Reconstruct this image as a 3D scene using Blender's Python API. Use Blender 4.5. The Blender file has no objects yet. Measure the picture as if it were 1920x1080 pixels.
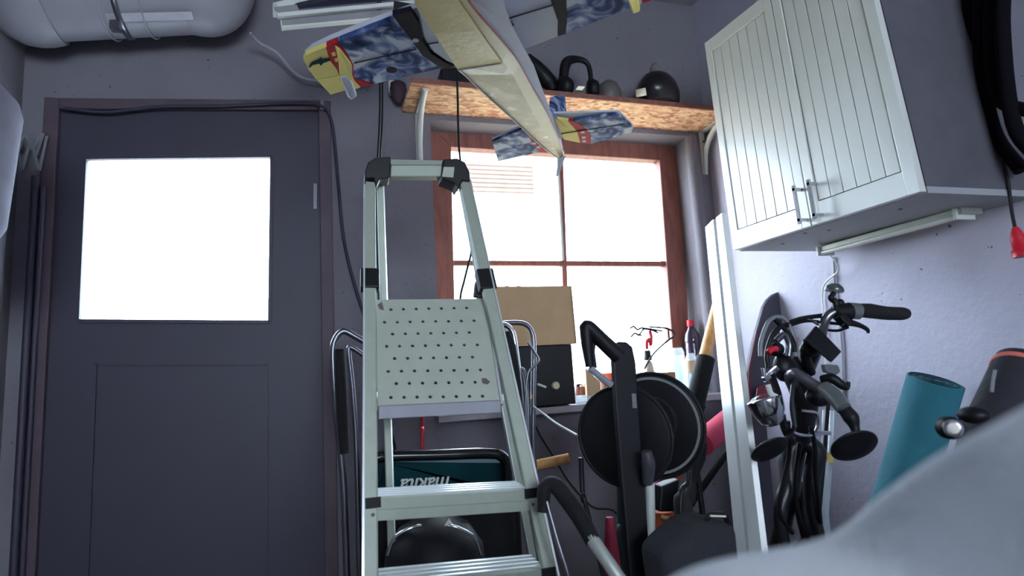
import bpy, bmesh, math, random
from mathutils import Vector, Matrix
random.seed(4)
# ------------------------------------------------------------------ camera
FPX = 1100.0
PITCH, YAW, ROLL = (math.radians(a) for a in (8.0, 16.6, -3.4))
CAM = Vector((0, 0, 1.15))
FW = Vector((math.sin(YAW)*math.cos(PITCH), math.cos(YAW)*math.cos(PITCH), math.sin(PITCH)))
_r = Vector((math.cos(YAW), -math.sin(YAW), 0)); _u = _r.cross(FW)
RT = math.cos(ROLL)*_r + math.sin(ROLL)*_u
UP = -math.sin(ROLL)*_r + math.cos(ROLL)*_u
cd = bpy.data.cameras.new('camera'); cam = bpy.data.objects.new('camera', cd)
bpy.context.scene.collection.objects.link(cam)
cam.matrix_world = Matrix(((RT.x, UP.x, -FW.x, CAM.x), (RT.y, UP.y, -FW.y, CAM.y), (RT.z, UP.z, -FW.z, CAM.z), (0, 0, 0, 1)))
cd.sensor_width = 36; cd.lens = FPX/1920*36; cd.clip_start = 0.01
cd.dof.use_dof = True; cd.dof.focus_distance = 1.8; cd.dof.aperture_fstop = 2.8
bpy.context.scene.camera = cam
# ------------------------------------------------------------------ world, light, exposure
sc = bpy.context.scene
w = bpy.data.worlds.new('sky'); sc.world = w; w.use_nodes = True
bg = w.node_tree.nodes['Background']; bg.inputs[0].default_value = (0.70, 0.84, 1.0, 1); bg.inputs[1].default_value = 20.0
def area(name, loc, rot, sx, sy, power, col, portal=False):
    l = bpy.data.lights.new(name, 'AREA'); l.shape = 'RECTANGLE'; l.size = sx; l.size_y = sy
    l.energy = power; l.color = col
    if portal: l.cycles.is_portal = True
    o = bpy.data.objects.new(name, l); sc.collection.objects.link(o); o.location = loc; o.rotation_euler = rot
    return o
area('window_portal', (0.98, 2.75, 1.6), (math.radians(-90), 0, 0), 1.3, 1.3, 1, (1, 1, 1), True)
area('door_portal', (-0.54, 2.5, 1.69), (math.radians(-90), 0, 0), 0.7, 0.7, 1, (1, 1, 1), True)
area('rear_window_daylight', (0.2, -2.4, 1.75), (math.radians(90), 0, 0), 1.4, 1.0, 7, (1.0, 0.97, 0.90))
sc.view_settings.view_transform = 'Standard'; sc.view_settings.look = 'None'
sc.view_settings.gamma = 1; sc.view_settings.use_curve_mapping = False
sc.view_settings.exposure = 0.25
# ------------------------------------------------------------------ helpers
def ray(px, py): return FW + (px-960)/FPX*RT - (py-540)/FPX*UP
def P(px, py, Y=2.3):
    d = ray(px, py); return CAM + d*(Y/d.y)
def PX(px, py, X):
    d = ray(px, py); return CAM + d*(X/d.x)
def PZ(px, py, Z):
    d = ray(px, py); return CAM + d*((Z-CAM.z)/d.z)
def Pd(px, py, D): return CAM + ray(px, py)*D
def V(*a): return Vector(a)
def lerp(a, b, t): return a + (b-a)*t

def srgb(c):
    return tuple((x/12.92 if x <= 0.04045 else ((x+0.055)/1.055)**2.4) for x in c)
MATS = {}
def mat(name, col, rough=0.6, metal=0.0, var=0.12, scale=14, bump=0.0, bscale=60, coat=0.0, spec=0.5, alpha=None):
    if name in MATS: return MATS[name]
    m = bpy.data.materials.new(name); m.use_nodes = True; nt = m.node_tree
    b = nt.nodes['Principled BSDF']
    b.inputs['Roughness'].default_value = rough; b.inputs['Metallic'].default_value = metal
    b.inputs['Coat Weight'].default_value = coat; b.inputs['Specular IOR Level'].default_value = spec
    c = srgb([x/255 for x in col])
    tc = nt.nodes.new('ShaderNodeTexCoord')
    n = nt.nodes.new('ShaderNodeTexNoise'); n.inputs['Scale'].default_value = scale; n.inputs['Detail'].default_value = 5
    nt.links.new(tc.outputs['Object'], n.inputs['Vector'])
    r = nt.nodes.new('ShaderNodeValToRGB')
    r.color_ramp.elements[0].position = 0.3; r.color_ramp.elements[1].position = 0.7
    r.color_ramp.elements[0].color = tuple(max(0, x*(1-var)) for x in c)+(1,)
    r.color_ramp.elements[1].color = tuple(min(1, x*(1+var)) for x in c)+(1,)
    nt.links.new(n.outputs['Fac'], r.inputs['Fac']); nt.links.new(r.outputs['Color'], b.inputs['Base Color'])
    if bump:
        n2 = nt.nodes.new('ShaderNodeTexNoise'); n2.inputs['Scale'].default_value = bscale; n2.inputs['Detail'].default_value = 4
        nt.links.new(tc.outputs['Object'], n2.inputs['Vector'])
        bp = nt.nodes.new('ShaderNodeBump'); bp.inputs['Strength'].default_value = bump; bp.inputs['Distance'].default_value = 0.01
        nt.links.new(n2.outputs['Fac'], bp.inputs['Height']); nt.links.new(bp.outputs['Normal'], b.inputs['Normal'])
    MATS[name] = m; return m
def mat_ramp(name, stops, rough=0.6, scale=10, stretch=(1, 1, 1), kind='noise', detail=6, distort=0.0, bump=0.0, rot=(0, 0, 0)):
    """noise / voronoi colour ramp"""
    m = bpy.data.materials.new(name); m.use_nodes = True; nt = m.node_tree; b = nt.nodes['Principled BSDF']
    b.inputs['Roughness'].default_value = rough
    tc = nt.nodes.new('ShaderNodeTexCoord'); mp = nt.nodes.new('ShaderNodeMapping'); mp.inputs['Scale'].default_value = stretch; mp.inputs['Rotation'].default_value = rot
    nt.links.new(tc.outputs['Object'], mp.inputs['Vector'])
    if kind == 'noise':
        n = nt.nodes.new('ShaderNodeTexNoise'); n.inputs['Scale'].default_value = scale; n.inputs['Detail'].default_value = detail; n.inputs['Distortion'].default_value = distort
        out = n.outputs['Fac']
    else:
        n = nt.nodes.new('ShaderNodeTexVoronoi'); n.inputs['Scale'].default_value = scale
        sp = nt.nodes.new('ShaderNodeSeparateColor'); nt.links.new(n.outputs['Color'], sp.inputs[0]); out = sp.outputs[0]
    nt.links.new(mp.outputs['Vector'], n.inputs['Vector'])
    r = nt.nodes.new('ShaderNodeValToRGB'); el = r.color_ramp.elements
    while len(el) < len(stops): el.new(0.5)
    for e, (p, c) in zip(el, stops): e.position = p; e.color = srgb([x/255 for x in c])+(1,)
    nt.links.new(out, r.inputs['Fac']); nt.links.new(r.outputs['Color'], b.inputs['Base Color'])
    if bump:
        bp = nt.nodes.new('ShaderNodeBump'); bp.inputs['Strength'].default_value = bump; bp.inputs['Distance'].default_value = 0.003
        nt.links.new(out, bp.inputs['Height']); nt.links.new(bp.outputs['Normal'], b.inputs['Normal'])
    return m
def mat_clear(name, tint=(1, 1, 1), gloss=0.1, frost=0.0, rough=0.05):
    m = bpy.data.materials.new(name); m.use_nodes = True; nt = m.node_tree
    for n in list(nt.nodes): nt.nodes.remove(n)
    o = nt.nodes.new('ShaderNodeOutputMaterial'); t = nt.nodes.new('ShaderNodeBsdfTransparent'); t.inputs[0].default_value = tint+(1,)
    g = nt.nodes.new('ShaderNodeBsdfGlossy'); g.inputs['Roughness'].default_value = rough
    mx = nt.nodes.new('ShaderNodeMixShader'); mx.inputs[0].default_value = gloss
    nt.links.new(t.outputs[0], mx.inputs[1]); nt.links.new(g.outputs[0], mx.inputs[2])
    last = mx
    if frost:
        d = nt.nodes.new('ShaderNodeBsdfTranslucent'); d.inputs[0].default_value = (0.9, 0.95, 1, 1)
        m2 = nt.nodes.new('ShaderNodeMixShader')
        nz = nt.nodes.new('ShaderNodeTexNoise'); nz.inputs['Scale'].default_value = 40
        mr = nt.nodes.new('ShaderNodeMapRange'); mr.inputs['To Min'].default_value = frost*0.6; mr.inputs['To Max'].default_value = frost*1.3
        nt.links.new(nz.outputs['Fac'], mr.inputs['Value']); nt.links.new(mr.outputs['Result'], m2.inputs[0])
        nt.links.new(mx.outputs[0], m2.inputs[1]); nt.links.new(d.outputs[0], m2.inputs[2]); last = m2
    nt.links.new(last.outputs[0], o.inputs['Surface']); return m

# geometry pieces: lists of (verts, faces, smooth)
class G:
    def __init__(s): s.v = []; s.f = []; s.sm = []
    def add(s, v, f, smooth=False):
        n = len(s.v); s.v += [Vector(x) for x in v]; s.f += [tuple(i+n for i in q) for q in f]; s.sm += [smooth]*len(f); return s
    def box(s, a, b):
        x0, y0, z0 = (min(a[i], b[i]) for i in range(3)); x1, y1, z1 = (max(a[i], b[i]) for i in range(3))
        return s.add([(x0,y0,z0),(x1,y0,z0),(x1,y1,z0),(x0,y1,z0),(x0,y0,z1),(x1,y0,z1),(x1,y1,z1),(x0,y1,z1)],
                     [(0,3,2,1),(4,5,6,7),(0,1,5,4),(1,2,6,5),(2,3,7,6),(3,0,4,7)])
    def prism(s, pts, off, smooth=False):
        pts = [Vector(p) for p in pts]; off = Vector(off); n = len(pts)
        return s.add(pts + [p+off for p in pts], [tuple(range(n))[::-1], tuple(range(n, 2*n))] + [(i, (i+1) % n, n+(i+1) % n, n+i) for i in range(n)], smooth)
    def hexa(s, q0, q1):   # two quads
        return s.add(list(q0)+list(q1), [(3,2,1,0),(4,5,6,7),(0,1,5,4),(1,2,6,5),(2,3,7,6),(3,0,4,7)])
    def bar(s, a, b, wd, th, side=(1, 0, 0), w2=None, t2=None):
        a, b = Vector(a), Vector(b); d = (b-a).normalized(); sd = Vector(side); sd = (sd - d*sd.dot(d)).normalized(); n = d.cross(sd)
        w2 = wd if w2 is None else w2; t2 = th if t2 is None else t2
        q = lambda c, w_, t_: [c-sd*w_/2-n*t_/2, c+sd*w_/2-n*t_/2, c+sd*w_/2+n*t_/2, c-sd*w_/2+n*t_/2]
        return s.hexa(q(a, wd, th), q(b, w2, t2))
    def tube(s, pts, r, seg=10, smooth_path=True, sub=6, closed=False):
        pts = [Vector(p) for p in pts]
        rs = list(r) if isinstance(r, (list, tuple)) else [r]*len(pts)
        if smooth_path and len(pts) > 2:
            o, ro = [], []; n = len(pts)
            rng = range(n) if closed else range(n-1)
            for i in rng:
                if closed: p0, p1, p2, p3 = pts[i-1], pts[i], pts[(i+1) % n], pts[(i+2) % n]; ra, rb = rs[i], rs[(i+1) % n]
                else:
                    p1, p2 = pts[i], pts[i+1]; p0 = pts[i-1] if i else p1*2-p2; p3 = pts[i+2] if i+2 < n else p2*2-p1; ra, rb = rs[i], rs[i+1]
                for k in range(sub):
                    t = k/sub
                    o.append(0.5*((2*p1)+(p2-p0)*t+(2*p0-5*p1+4*p2-p3)*t*t+(3*p1-p0-3*p2+p3)*t**3)); ro.append(ra+(rb-ra)*t)
            if not closed: o.append(pts[-1]); ro.append(rs[-1])
            pts, rs = o, ro
        n = len(pts); nrm = None; vs = []
        for i in range(n):
            if closed: d = (pts[(i+1) % n]-pts[i-1])
            else: d = pts[min(i+1, n-1)]-pts[max(i-1, 0)]
            d = d.normalized() if d.length > 1e-9 else Vector((0, 0, 1))
            if nrm is None: nrm = d.orthogonal().normalized()
            nrm = (nrm-d*nrm.dot(d)).normalized(); bn = d.cross(nrm)
            for k in range(seg):
                a = 2*math.pi*k/seg; vs.append(pts[i]+(nrm*math.cos(a)+bn*math.sin(a))*rs[i])
        fs = []
        for i in range(n if closed else n-1):
            j = (i+1) % n
            for k in range(seg): k2 = (k+1) % seg; fs.append((i*seg+k, i*seg+k2, j*seg+k2, j*seg+k))
        s.add(vs, fs, True)
        if not closed:
            s.add(vs[:seg], [tuple(range(seg))[::-1]]); s.add(vs[-seg:], [tuple(range(seg))])
        return s
    def lathe(s, prof, base, axis=(0, 0, 1), seg=24, cap=True, squash=1.0, sq=None):
        base = Vector(base); ax = Vector(axis).normalized()
        n1 = (Vector(sq) - ax*Vector(sq).dot(ax)).normalized() if sq is not None else ax.orthogonal().normalized()
        n2 = ax.cross(n1); vs = []
        for r, h in prof:
            for k in range(seg):
                a = 2*math.pi*k/seg; vs.append(base+ax*h+n1*(math.cos(a)*r)+n2*(math.sin(a)*r*squash))
        fs = [(i*seg+k, i*seg+(k+1) % seg, (i+1)*seg+(k+1) % seg, (i+1)*seg+k) for i in range(len(prof)-1) for k in range(seg)]
        s.add(vs, fs, True)
        if cap:
            s.add(vs[:seg], [tuple(range(seg))[::-1]]); s.add(vs[-seg:], [tuple(range(seg))])
        return s
    def ball(s, c, rx, ry=None, rz=None, seg=16):
        ry = rx if ry is None else ry; rz = rx if rz is None else rz; c = Vector(c); vs = []; N = seg//2
        for i in range(N+1):
            t = math.pi*i/N
            for k in range(seg):
                a = 2*math.pi*k/seg; vs.append(c+Vector((rx*math.sin(t)*math.cos(a), ry*math.sin(t)*math.sin(a), rz*math.cos(t))))
        return s.add(vs, [(i*seg+k, (i+1)*seg+k, (i+1)*seg+(k+1) % seg, i*seg+(k+1) % seg) for i in range(N) for k in range(seg)], True)
WL = {}
def base_of(vs):
    xs = [v.x for v in vs]; ys = [v.y for v in vs]; zs = [v.z for v in vs]
    return Vector(((min(xs)+max(xs))/2, (min(ys)+max(ys))/2, min(zs)))
def mk(name, g, m, parent=None, bevel=0.0, label=None, cat=None, group=None, kind=None, segs=2):
    loc = base_of(g.v)
    me = bpy.data.meshes.new(name); me.from_pydata([v-loc for v in g.v], [], g.f); me.update()
    me.polygons.foreach_set('use_smooth', g.sm)
    bm = bmesh.new(); bm.from_mesh(me);
    bmesh.ops.recalc_face_normals(bm, faces=bm.faces); bm.to_mesh(me); bm.free()
    if isinstance(m, bpy.types.Material): me.materials.append(m)
    o = bpy.data.objects.new(name, me); sc.collection.objects.link(o)
    if parent is not None: o.parent = parent; o.location = loc-WL[parent.name]
    else: o.location = loc
    WL[o.name] = loc
    if bevel:
        b = o.modifiers.new('bevel', 'BEVEL'); b.width = bevel; b.segments = segs; b.limit_method = 'ANGLE'; b.angle_limit = math.radians(40)
    props(o, label, cat, group, kind); return o
def props(o, label=None, cat=None, group=None, kind=None):
    for k, v in (('label', label), ('category', cat), ('group', group), ('kind', kind)):
        if v: o[k] = v
def thing(name, label, cat, loc, group=None, kind=None):
    o = bpy.data.objects.new(name, None); sc.collection.objects.link(o); o.location = loc; o.empty_display_size = 0.05
    WL[o.name] = Vector(loc); props(o, label, cat, group, kind); return o
def text_geo(body, o, ux, uy, size, shear=0.0, bold=0.0):
    """letters as a thin solid, laid at o along ux (reading direction) and uy (letter up)"""
    cu = bpy.data.curves.new('t', 'FONT'); cu.body = body; cu.size = size; cu.extrude = 0.0006; cu.shear = shear; cu.offset = bold
    ob = bpy.data.objects.new('t', cu); sc.collection.objects.link(ob); bpy.context.view_layer.update()
    me = ob.to_mesh(); g = G(); ux = Vector(ux).normalized(); uy = Vector(uy).normalized(); nz = ux.cross(uy)
    g.add([Vector(o)+ux*v.co.x+uy*v.co.y+nz*v.co.z for v in me.vertices], [tuple(p.vertices) for p in me.polygons])
    ob.to_mesh_clear(); bpy.data.objects.remove(ob); bpy.data.curves.remove(cu); return g
def T(pts): return [P(a, b, c) for a, b, c in pts]

# ------------------------------------------------------------------ materials
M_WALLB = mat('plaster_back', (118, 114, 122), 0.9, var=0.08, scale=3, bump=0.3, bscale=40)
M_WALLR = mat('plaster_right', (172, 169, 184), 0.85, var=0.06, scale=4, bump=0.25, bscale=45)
def specks(m, scale, lo, col):
    nt = m.node_tree; b = nt.nodes['Principled BSDF']; src = b.inputs['Base Color'].links[0].from_socket
    tc = nt.nodes.new('ShaderNodeTexCoord'); n = nt.nodes.new('ShaderNodeTexNoise'); n.inputs['Scale'].default_value = scale; n.inputs['Detail'].default_value = 2
    nt.links.new(tc.outputs['Object'], n.inputs['Vector'])
    mr = nt.nodes.new('ShaderNodeMapRange'); mr.inputs['From Min'].default_value = lo; mr.inputs['From Max'].default_value = lo+.03
    mx = nt.nodes.new('ShaderNodeMix'); mx.data_type = 'RGBA'; mx.inputs['B'].default_value = col+(1,)
    nt.links.new(n.outputs['Fac'], mr.inputs['Value']); nt.links.new(mr.outputs['Result'], mx.inputs['Factor']); nt.links.new(src, mx.inputs['A']); nt.links.new(mx.outputs['Result'], b.inputs['Base Color'])
specks(M_WALLR, 48, .735, (.12, .11, .16)); specks(M_WALLB, 60, .74, (.05, .045, .07))
M_CEIL = mat('ceiling_paint', (150, 146, 150), 0.9, var=0.05, scale=2)
M_FLOOR = mat('concrete', (95, 92, 92), 0.9, var=0.2, scale=6, bump=0.3)
M_DOOR = mat('door_paint', (52, 47, 64), 0.55, var=0.07, scale=5)
M_FRAME = mat_ramp('window_wood', [(0.25, (108, 62, 54)), (0.6, (140, 84, 72)), (0.85, (118, 66, 56))], 0.6, 8, (6, 6, 1.2))
M_ALU = mat('aluminium', (176, 182, 172), 0.42, 0.35, var=0.05, scale=30)
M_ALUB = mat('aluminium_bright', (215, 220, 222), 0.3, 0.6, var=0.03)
M_BLACK = mat('black_plastic', (13, 13, 18), 0.5, var=0.15, spec=.3)
M_FOAM = mat('black_foam', (13, 13, 17), 0.85, var=0.2, scale=60, bump=0.3, bscale=200)
M_RUB = mat('rubber', (16, 15, 20), 0.6, var=0.1, spec=.3)
M_CHROME = mat('chrome', (205, 205, 212), 0.15, 1.0, var=0.03)
M_STEEL = mat('steel_tube', (120, 120, 128), 0.3, 0.9, var=0.05)
M_WHITE = mat('white_lacquer', (212, 214, 206), 0.3, var=0.02, coat=1.0)
M_WHITE.node_tree.nodes['Principled BSDF'].inputs['Coat Roughness'].default_value = 0.33
M_WHITE.node_tree.nodes['Principled BSDF'].inputs['Coat IOR'].default_value = 1.9
M_WMET = mat('white_enamel', (200, 204, 198), 0.4, var=0.03)
M_YEL = mat('yellow_film', (216, 200, 120), 0.7, var=0.05, spec=.15)
M_RED = mat('red_film', (170, 34, 44), 0.7, var=0.06, spec=.12)
M_TAN = mat('tan_hull', (190, 170, 104), 0.55, var=0.06, scale=9, bump=0.1)
M_TANL = mat('light_tan_hull', (196, 184, 142), 0.5, var=0.05)
M_PALE = mat('pale_film', (182, 184, 194), 0.65, var=0.05, spec=.2)
M_CLOUD = mat_ramp('smoke_print', [(0.33, (22, 28, 62)), (0.43, (58, 76, 124)), (0.51, (128, 142, 178)), (0.58, (186, 192, 206)), (0.7, (198, 202, 212))], 0.7, 16, distort=1.0)
M_CLOUD.node_tree.nodes['Principled BSDF'].inputs['Specular IOR Level'].default_value = .12
M_DBAND = mat('dark_print', (30, 26, 38), 0.7, var=0.3, scale=20, spec=.12)
M_OSB = mat_ramp('osb', [(0.05, (168, 112, 82)), (0.3, (205, 150, 116)), (0.6, (222, 176, 136)), (0.9, (232, 198, 158)), (1.0, (140, 92, 70))], 0.75, 42, (1, 2.0, 2.0), kind='voronoi', bump=0.4, rot=(0, 0, 0.5))
M_OSBE = mat('osb_edge', (132, 84, 72), 0.8, var=0.2, scale=60)
M_CARD = mat('cardboard', (176, 146, 112), 0.85, var=0.05)
M_PINE = mat_ramp('pine', [(0.3, (196, 138, 78)), (0.6, (222, 168, 104)), (0.8, (184, 124, 66))], 0.6, 6, (10, 10, 1))
M_TEAL = mat('teal_plastic', (12, 48, 54), 0.85, var=0.1, spec=.1)
M_MAT = mat('teal_mat', (30, 98, 112), 0.8, var=0.08, bump=0.2, bscale=150)
M_PINK = mat('pink_foam', (190, 62, 88), 0.8, var=0.08)
M_ORANGE = mat('orange', (206, 84, 40), 0.6, var=0.08)
M_REDP = mat('red_plastic', (196, 24, 46), 0.4, var=0.05)
M_CLOTH = mat('grey_fleece', (188, 192, 198), 0.95, var=0.06, scale=20, bump=0.5, bscale=250)
M_GLASS = mat_clear('clear_glass', (0.97, 0.98, 0.98), 0.06)
M_PLAST = mat_clear('clear_plastic', (0.85, 0.9, 0.92), 0.15, frost=0.18, rough=0.15)
M_FROST = mat_clear('frosted_pane', (0.95, 0.97, 1.0), 0.04, frost=0.35)
M_GREY = mat('mid_grey', (120, 122, 126), 0.5, var=0.05)
M_CABLE = mat('grey_cable', (150, 148, 156), 0.6, var=0.05)
M_LABEL = mat('paper_label', (214, 210, 200), 0.7, var=0.03)

# ------------------------------------------------------------------ setting
YB = 2.3; XR = 1.70; XL = -1.04; ZC = 2.88; YR = -2.6; WT = 0.22
dx0, dx1, dz1 = P(95, 600, YB).x, P(603, 600, YB).x, 2.235
zl, zr = P(95, 207, YB).z, P(603, 210, YB).z
wx0, wx1, wz0, wz1 = 0.375, 1.60, 1.0, 2.20
g = G()
for a, b in (((XL-.2, ZC), (dx0, 0)), ((dx0, ZC), (dx1, dz1)), ((dx1, ZC), (wx0, 0)), ((wx0, ZC), (wx1, wz1)), ((wx0, wz0), (wx1, 0)), ((wx1, ZC), (XR+.2, 0))):
    g.box((a[0], YB, a[1]), (b[0], YB+WT, b[1]))
g.prism([V(dx0, YB, zl+.001), V(dx1, YB, zr+.001), V(dx1, YB, dz1), V(dx0, YB, dz1)], (0, WT, 0))
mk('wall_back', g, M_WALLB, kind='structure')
# rounded plaster corner on the right window reveal
g = G(); g.tube([(wx1+.022, YB+.012, wz0), (wx1+.022, YB+.012, wz1)], 0.03, 16, False)
mk('trim_1', g, M_WALLB, kind='structure')
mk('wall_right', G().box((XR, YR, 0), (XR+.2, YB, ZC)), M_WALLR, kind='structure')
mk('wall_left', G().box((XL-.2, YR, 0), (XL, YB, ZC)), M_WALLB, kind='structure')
g = G().box((XL, YR-.2, 0), (-.5, YR, ZC)).box((.9, YR-.2, 0), (XR, YR, ZC)).box((-.5, YR-.2, 0), (.9, YR, 1.2)).box((-.5, YR-.2, 2.3), (.9, YR, ZC))
mk('wall_rear', g, M_WALLB, kind='structure')
mk('floor', G().box((XL-.2, YR-.2, -.1), (XR+.2, YB+WT, 0)), M_FLOOR, kind='structure')
mk('ground', G().box((-30, YB+WT+.01, -.3), (30, 60, -.05)), mat('pale_gravel', (158, 146, 122), 0.95, var=.2, scale=1), kind='structure')
mk('ceiling', G().box((XL-.2, YR-.2, ZC), (XR+.2, YB+WT, ZC+.1)), M_CEIL, kind='structure')

# door with a large glazed opening
gq = [P(146, 602, YB), P(506, 604, YB), P(510, 293, YB), P(160, 297, YB)]   # BL BR TR TL
ztop = lambda x: zl+(zr-zl)*(x-dx0)/(dx1-dx0)
B0, B1 = V(gq[0].x, YB, 0), V(gq[1].x, YB, 0); T0, T1 = V(gq[3].x, YB, ztop(gq[3].x)), V(gq[2].x, YB, ztop(gq[2].x)); DD = V(0, .05, 0)
d1 = mk('door_1', G().prism([V(dx0, YB, 0), B0, gq[0], gq[3], T0, V(dx0, YB, zl)], DD).prism([B1, V(dx1, YB, 0), V(dx1, YB, zr), T1, gq[2], gq[1]], DD)
        .prism([B0, B1, gq[1], gq[0]], DD).prism([gq[3], gq[2], T1, T0], DD), M_DOOR, kind='structure')
mk('pane', G().prism([p+V(0, .02, 0) for p in gq], (0, .006, 0)), M_FROST, d1, label='frosted glass pane')
g = G()
for i in range(4):
    a, b = gq[i], gq[(i+1) % 4]; g.bar(a+V(0, -.004, 0), b+V(0, -.004, 0), .010, .012, side=(0, 1, 0))
mk('glazing_bead', g, M_DOOR, d1)
g = G()
la, lb, lc, ld = P(500, 682, YB), P(180, 682, YB), V(P(180, 682, YB).x, YB, .25), V(P(500, 682, YB).x, YB, .25)
for a, b in ((la, lb), (lb, lc), (lc, ld), (ld, la)): g.bar(a+V(0, -.002, 0), b+V(0, -.002, 0), .012, .010, side=(0, 1, 0))
mk('lower_moulding', g, M_DOOR, d1)
mk('hinge', G().bar(P(591, 345, YB-.008), P(591, 392, YB-.008), .012, .012), M_STEEL, d1, label='grey steel hinge')
g = G().box((dx0-.045, YB-.02, 0), (dx0, YB+.03, zl+.04)).box((dx1, YB-.02, 0), (dx1+.045, YB+.03, zr+.04)).prism([V(dx0, YB-.02, zl), V(dx1, YB-.02, zr), V(dx1, YB-.02, zr+.04), V(dx0, YB-.02, zl+.04)], (0, .05, 0))
mk('trim_2', g, mat('door_frame', (76, 62, 72), 0.6), kind='structure', bevel=.003)

# window: reddish wooden frame, cross bars and four panes
YW = YB+.12
oTL, oTR, oBL, oBR = P(803, 232, YW), P(1272, 262, YW), P(806, 765, YW), P(1300, 762, YW)
iTL, iTR, iBL, iBR = P(846, 275, YW), P(1237, 300, YW), P(857, 752, YW), P(1268, 748, YW)
win = thing('window_1', None, None, lerp(oBL, oBR, .5), kind='structure')
D = V(0, .06, 0)
g = G()
for a, b, c, d in ((oTL, oTR, iTR, iTL), (oTR, oBR, iBR, iTR), (oBR, oBL, iBL, iBR), (oBL, oTL, iTL, iBL)): g.prism([a, b, c, d], D)
mk('window_frame', g, M_FRAME, win, bevel=.003)
mk('glazing_bar', G().prism([P(1048, 290, YW+.02), P(1056, 290, YW+.02), P(1072, 750, YW+.02), P(1062, 750, YW+.02)], (0, .03, 0)), M_FRAME, win)
mk('glazing_bar', G().prism([P(850, 488, YW+.015), P(1254, 490, YW+.015), P(1254, 499, YW+.015), P(850, 497, YW+.015)], (0, .03, 0)), M_FRAME, win)
mk('sash_edge', G().prism([P(1044, 292, YW+.018), P(1048, 292, YW+.018), P(1058, 488, YW+.018), P(1054, 488, YW+.018)], (0, .02, 0)), M_WMET, win, label='white edge of the sash')  # white strip beside the upright glazing bar
pc = [[(848, 277), (1050, 290), (1058, 489), (851, 489)], [(1054, 290), (1236, 301), (1254, 491), (1062, 490)],
      [(851, 497), (1061, 498), (1065, 752), (857, 752)], [(1066, 498), (1254, 498), (1268, 748), (1070, 750)]]
for q in pc: mk('pane', G().prism([P(a, b, YW+.035) for a, b in q], (0, .004, 0)), M_GLASS, win)
mk('catch', G().bar(P(828, 640, YW-.01), P(830, 690, YW-.01), .014, .012), M_STEEL, win)
g = G().box((wx0-.03, YB-.10, 0.975), (wx1+.02, YB-.0005, 1.0)).box((wx0+.001, YB-.001, .975+.026), (wx1-.001, YW+.02, 1.004))
mk('window_sill', g, mat('sill_board', (150, 146, 150), 0.5), win, bevel=.004)
# neighbour's eaves seen faintly through the upper left pane
g = G()
e0, e1 = P(800, 355, 5.5), P(1003, 355, 5.5)
for k in range(7):
    z = e0.z+k*.045; g.box((e0.x-.3, 5.5, z), (e1.x, 5.56, z+.038))
mk('neighbour_eaves', g, mat('eaves', (88, 70, 60), 0.9), kind='structure')

# OSB shelf above the window and its brackets
ZS = 2.222
s0, s1, s2, s3 = PZ(771, 155, ZS), V(XR-.002, PZ(1340, 208, ZS).y, ZS), V(XR-.002, YB-.001, ZS), V(PZ(757, 193, ZS).x, YB-.001, ZS)
shelf = thing('wall_shelf', 'long chipboard shelf on white metal brackets above the window', 'shelf', lerp(s3, s2, .5))
mk('board', G().prism([s0, s1, s2, s3], (0, 0, .018)), M_OSB, shelf)
mk('board_edge', G().prism([s0+V(0, -.0065, -.001), s1+V(0, -.0065, -.001), s1+V(0, -.0005, -.001), s0+V(0, -.0005, -.001)], (0, 0, .02)), M_OSBE, shelf)
def bracket(xw, yf, zb):
    b = thing('bracket', None, None, (xw, YB-.01, zb))
    b.parent = shelf; b.location = V(xw, YB-.01, zb)-WL[shelf.name]; WL[b.name] = V(xw, YB-.01, zb)
    g = G().tube([V(xw, yf, ZS-.006), V(xw, YB-.10, ZS-.03), V(xw, YB-.03, ZS-.10), V(xw, YB-.008, zb)], [.010, .012, .012, .009], 8)
    g.bar(V(xw, yf, ZS-.004), V(xw, YB-.004, ZS-.004), .022, .006).bar(V(xw, YB-.004, ZS), V(xw, YB-.004, zb), .026, .006)
    mk('bracket_arm', g, M_WMET, b)
    for t in (.25, .9): mk('screw', G().lathe([(.004, 0), (.004, .003)], V(xw, YB-.0165, ZS+(zb-ZS)*t), (0, -1, 0), 8), M_BLACK, b)
    return b
xb = P(787, 300, YB).x
bracket(xb, s0.y+.03, P(787, 310, YB).z)
xb2 = P(1322, 330, YB).x
bracket(xb2, s0.y+.06, P(1322, 328, YB).z)

# ------------------------------------------------------------------ cabinet
XF = 1.315
c00, c10, c01, c11 = PX(1375, 471, XF), PX(1727, 361, XF), PX(1320, 80, XF), PX(1604, -147, XF)
def B(u, v, dx=0.0):
    p = lerp(lerp(c00, c10, u), lerp(c01, c11, u), v); return V(p.x+dx, p.y, p.z)
cab = thing('wall_cabinet', 'white wall cabinet with two grooved doors hung on the right wall', 'cabinet', lerp(B(0, 0), B(1, 0, .38), .5))
def slab(u0, u1, v0, v1, x0, x1, g=None):
    g = g or G(); q = [(u0, v0), (u1, v0), (u1, v1), (u0, v1)]
    return g.hexa([B(u, v, x0) for u, v in q], [B(u, v, x1) for u, v in q])
M_CABS = mat('cabinet_side', (150, 150, 154), 0.5, var=0.03)
slab_b = G(); DP = XR-XF-.003
slab(0, 1, 0, .022, .022, DP, slab_b); slab(0, .022, .0221, 1, .022, DP, slab_b); slab(.0221, .9779, .978, 1, .022, DP, slab_b); slab(.0221, .9779, .0221, .9779, DP-.01, DP, slab_b)
mk('carcass', slab_b, M_CABS, cab)
mk('side_panel', slab(.978, 1, .0221, 1, .022, DP), mat('side_grey', (84, 82, 90), 0.6), cab, label='grey side panel')
for (u, dx) in ((.18, .10), (.46, .10), (.80, .10), (.12, .30), (.4, .05)):
    mk('cam_cap', G().lathe([(.005, 0), (.005, .0015)], B(u, 0, dx)+V(0, 0, -.0012), (0, 0, 1), 10), M_BLACK, cab)
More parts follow.
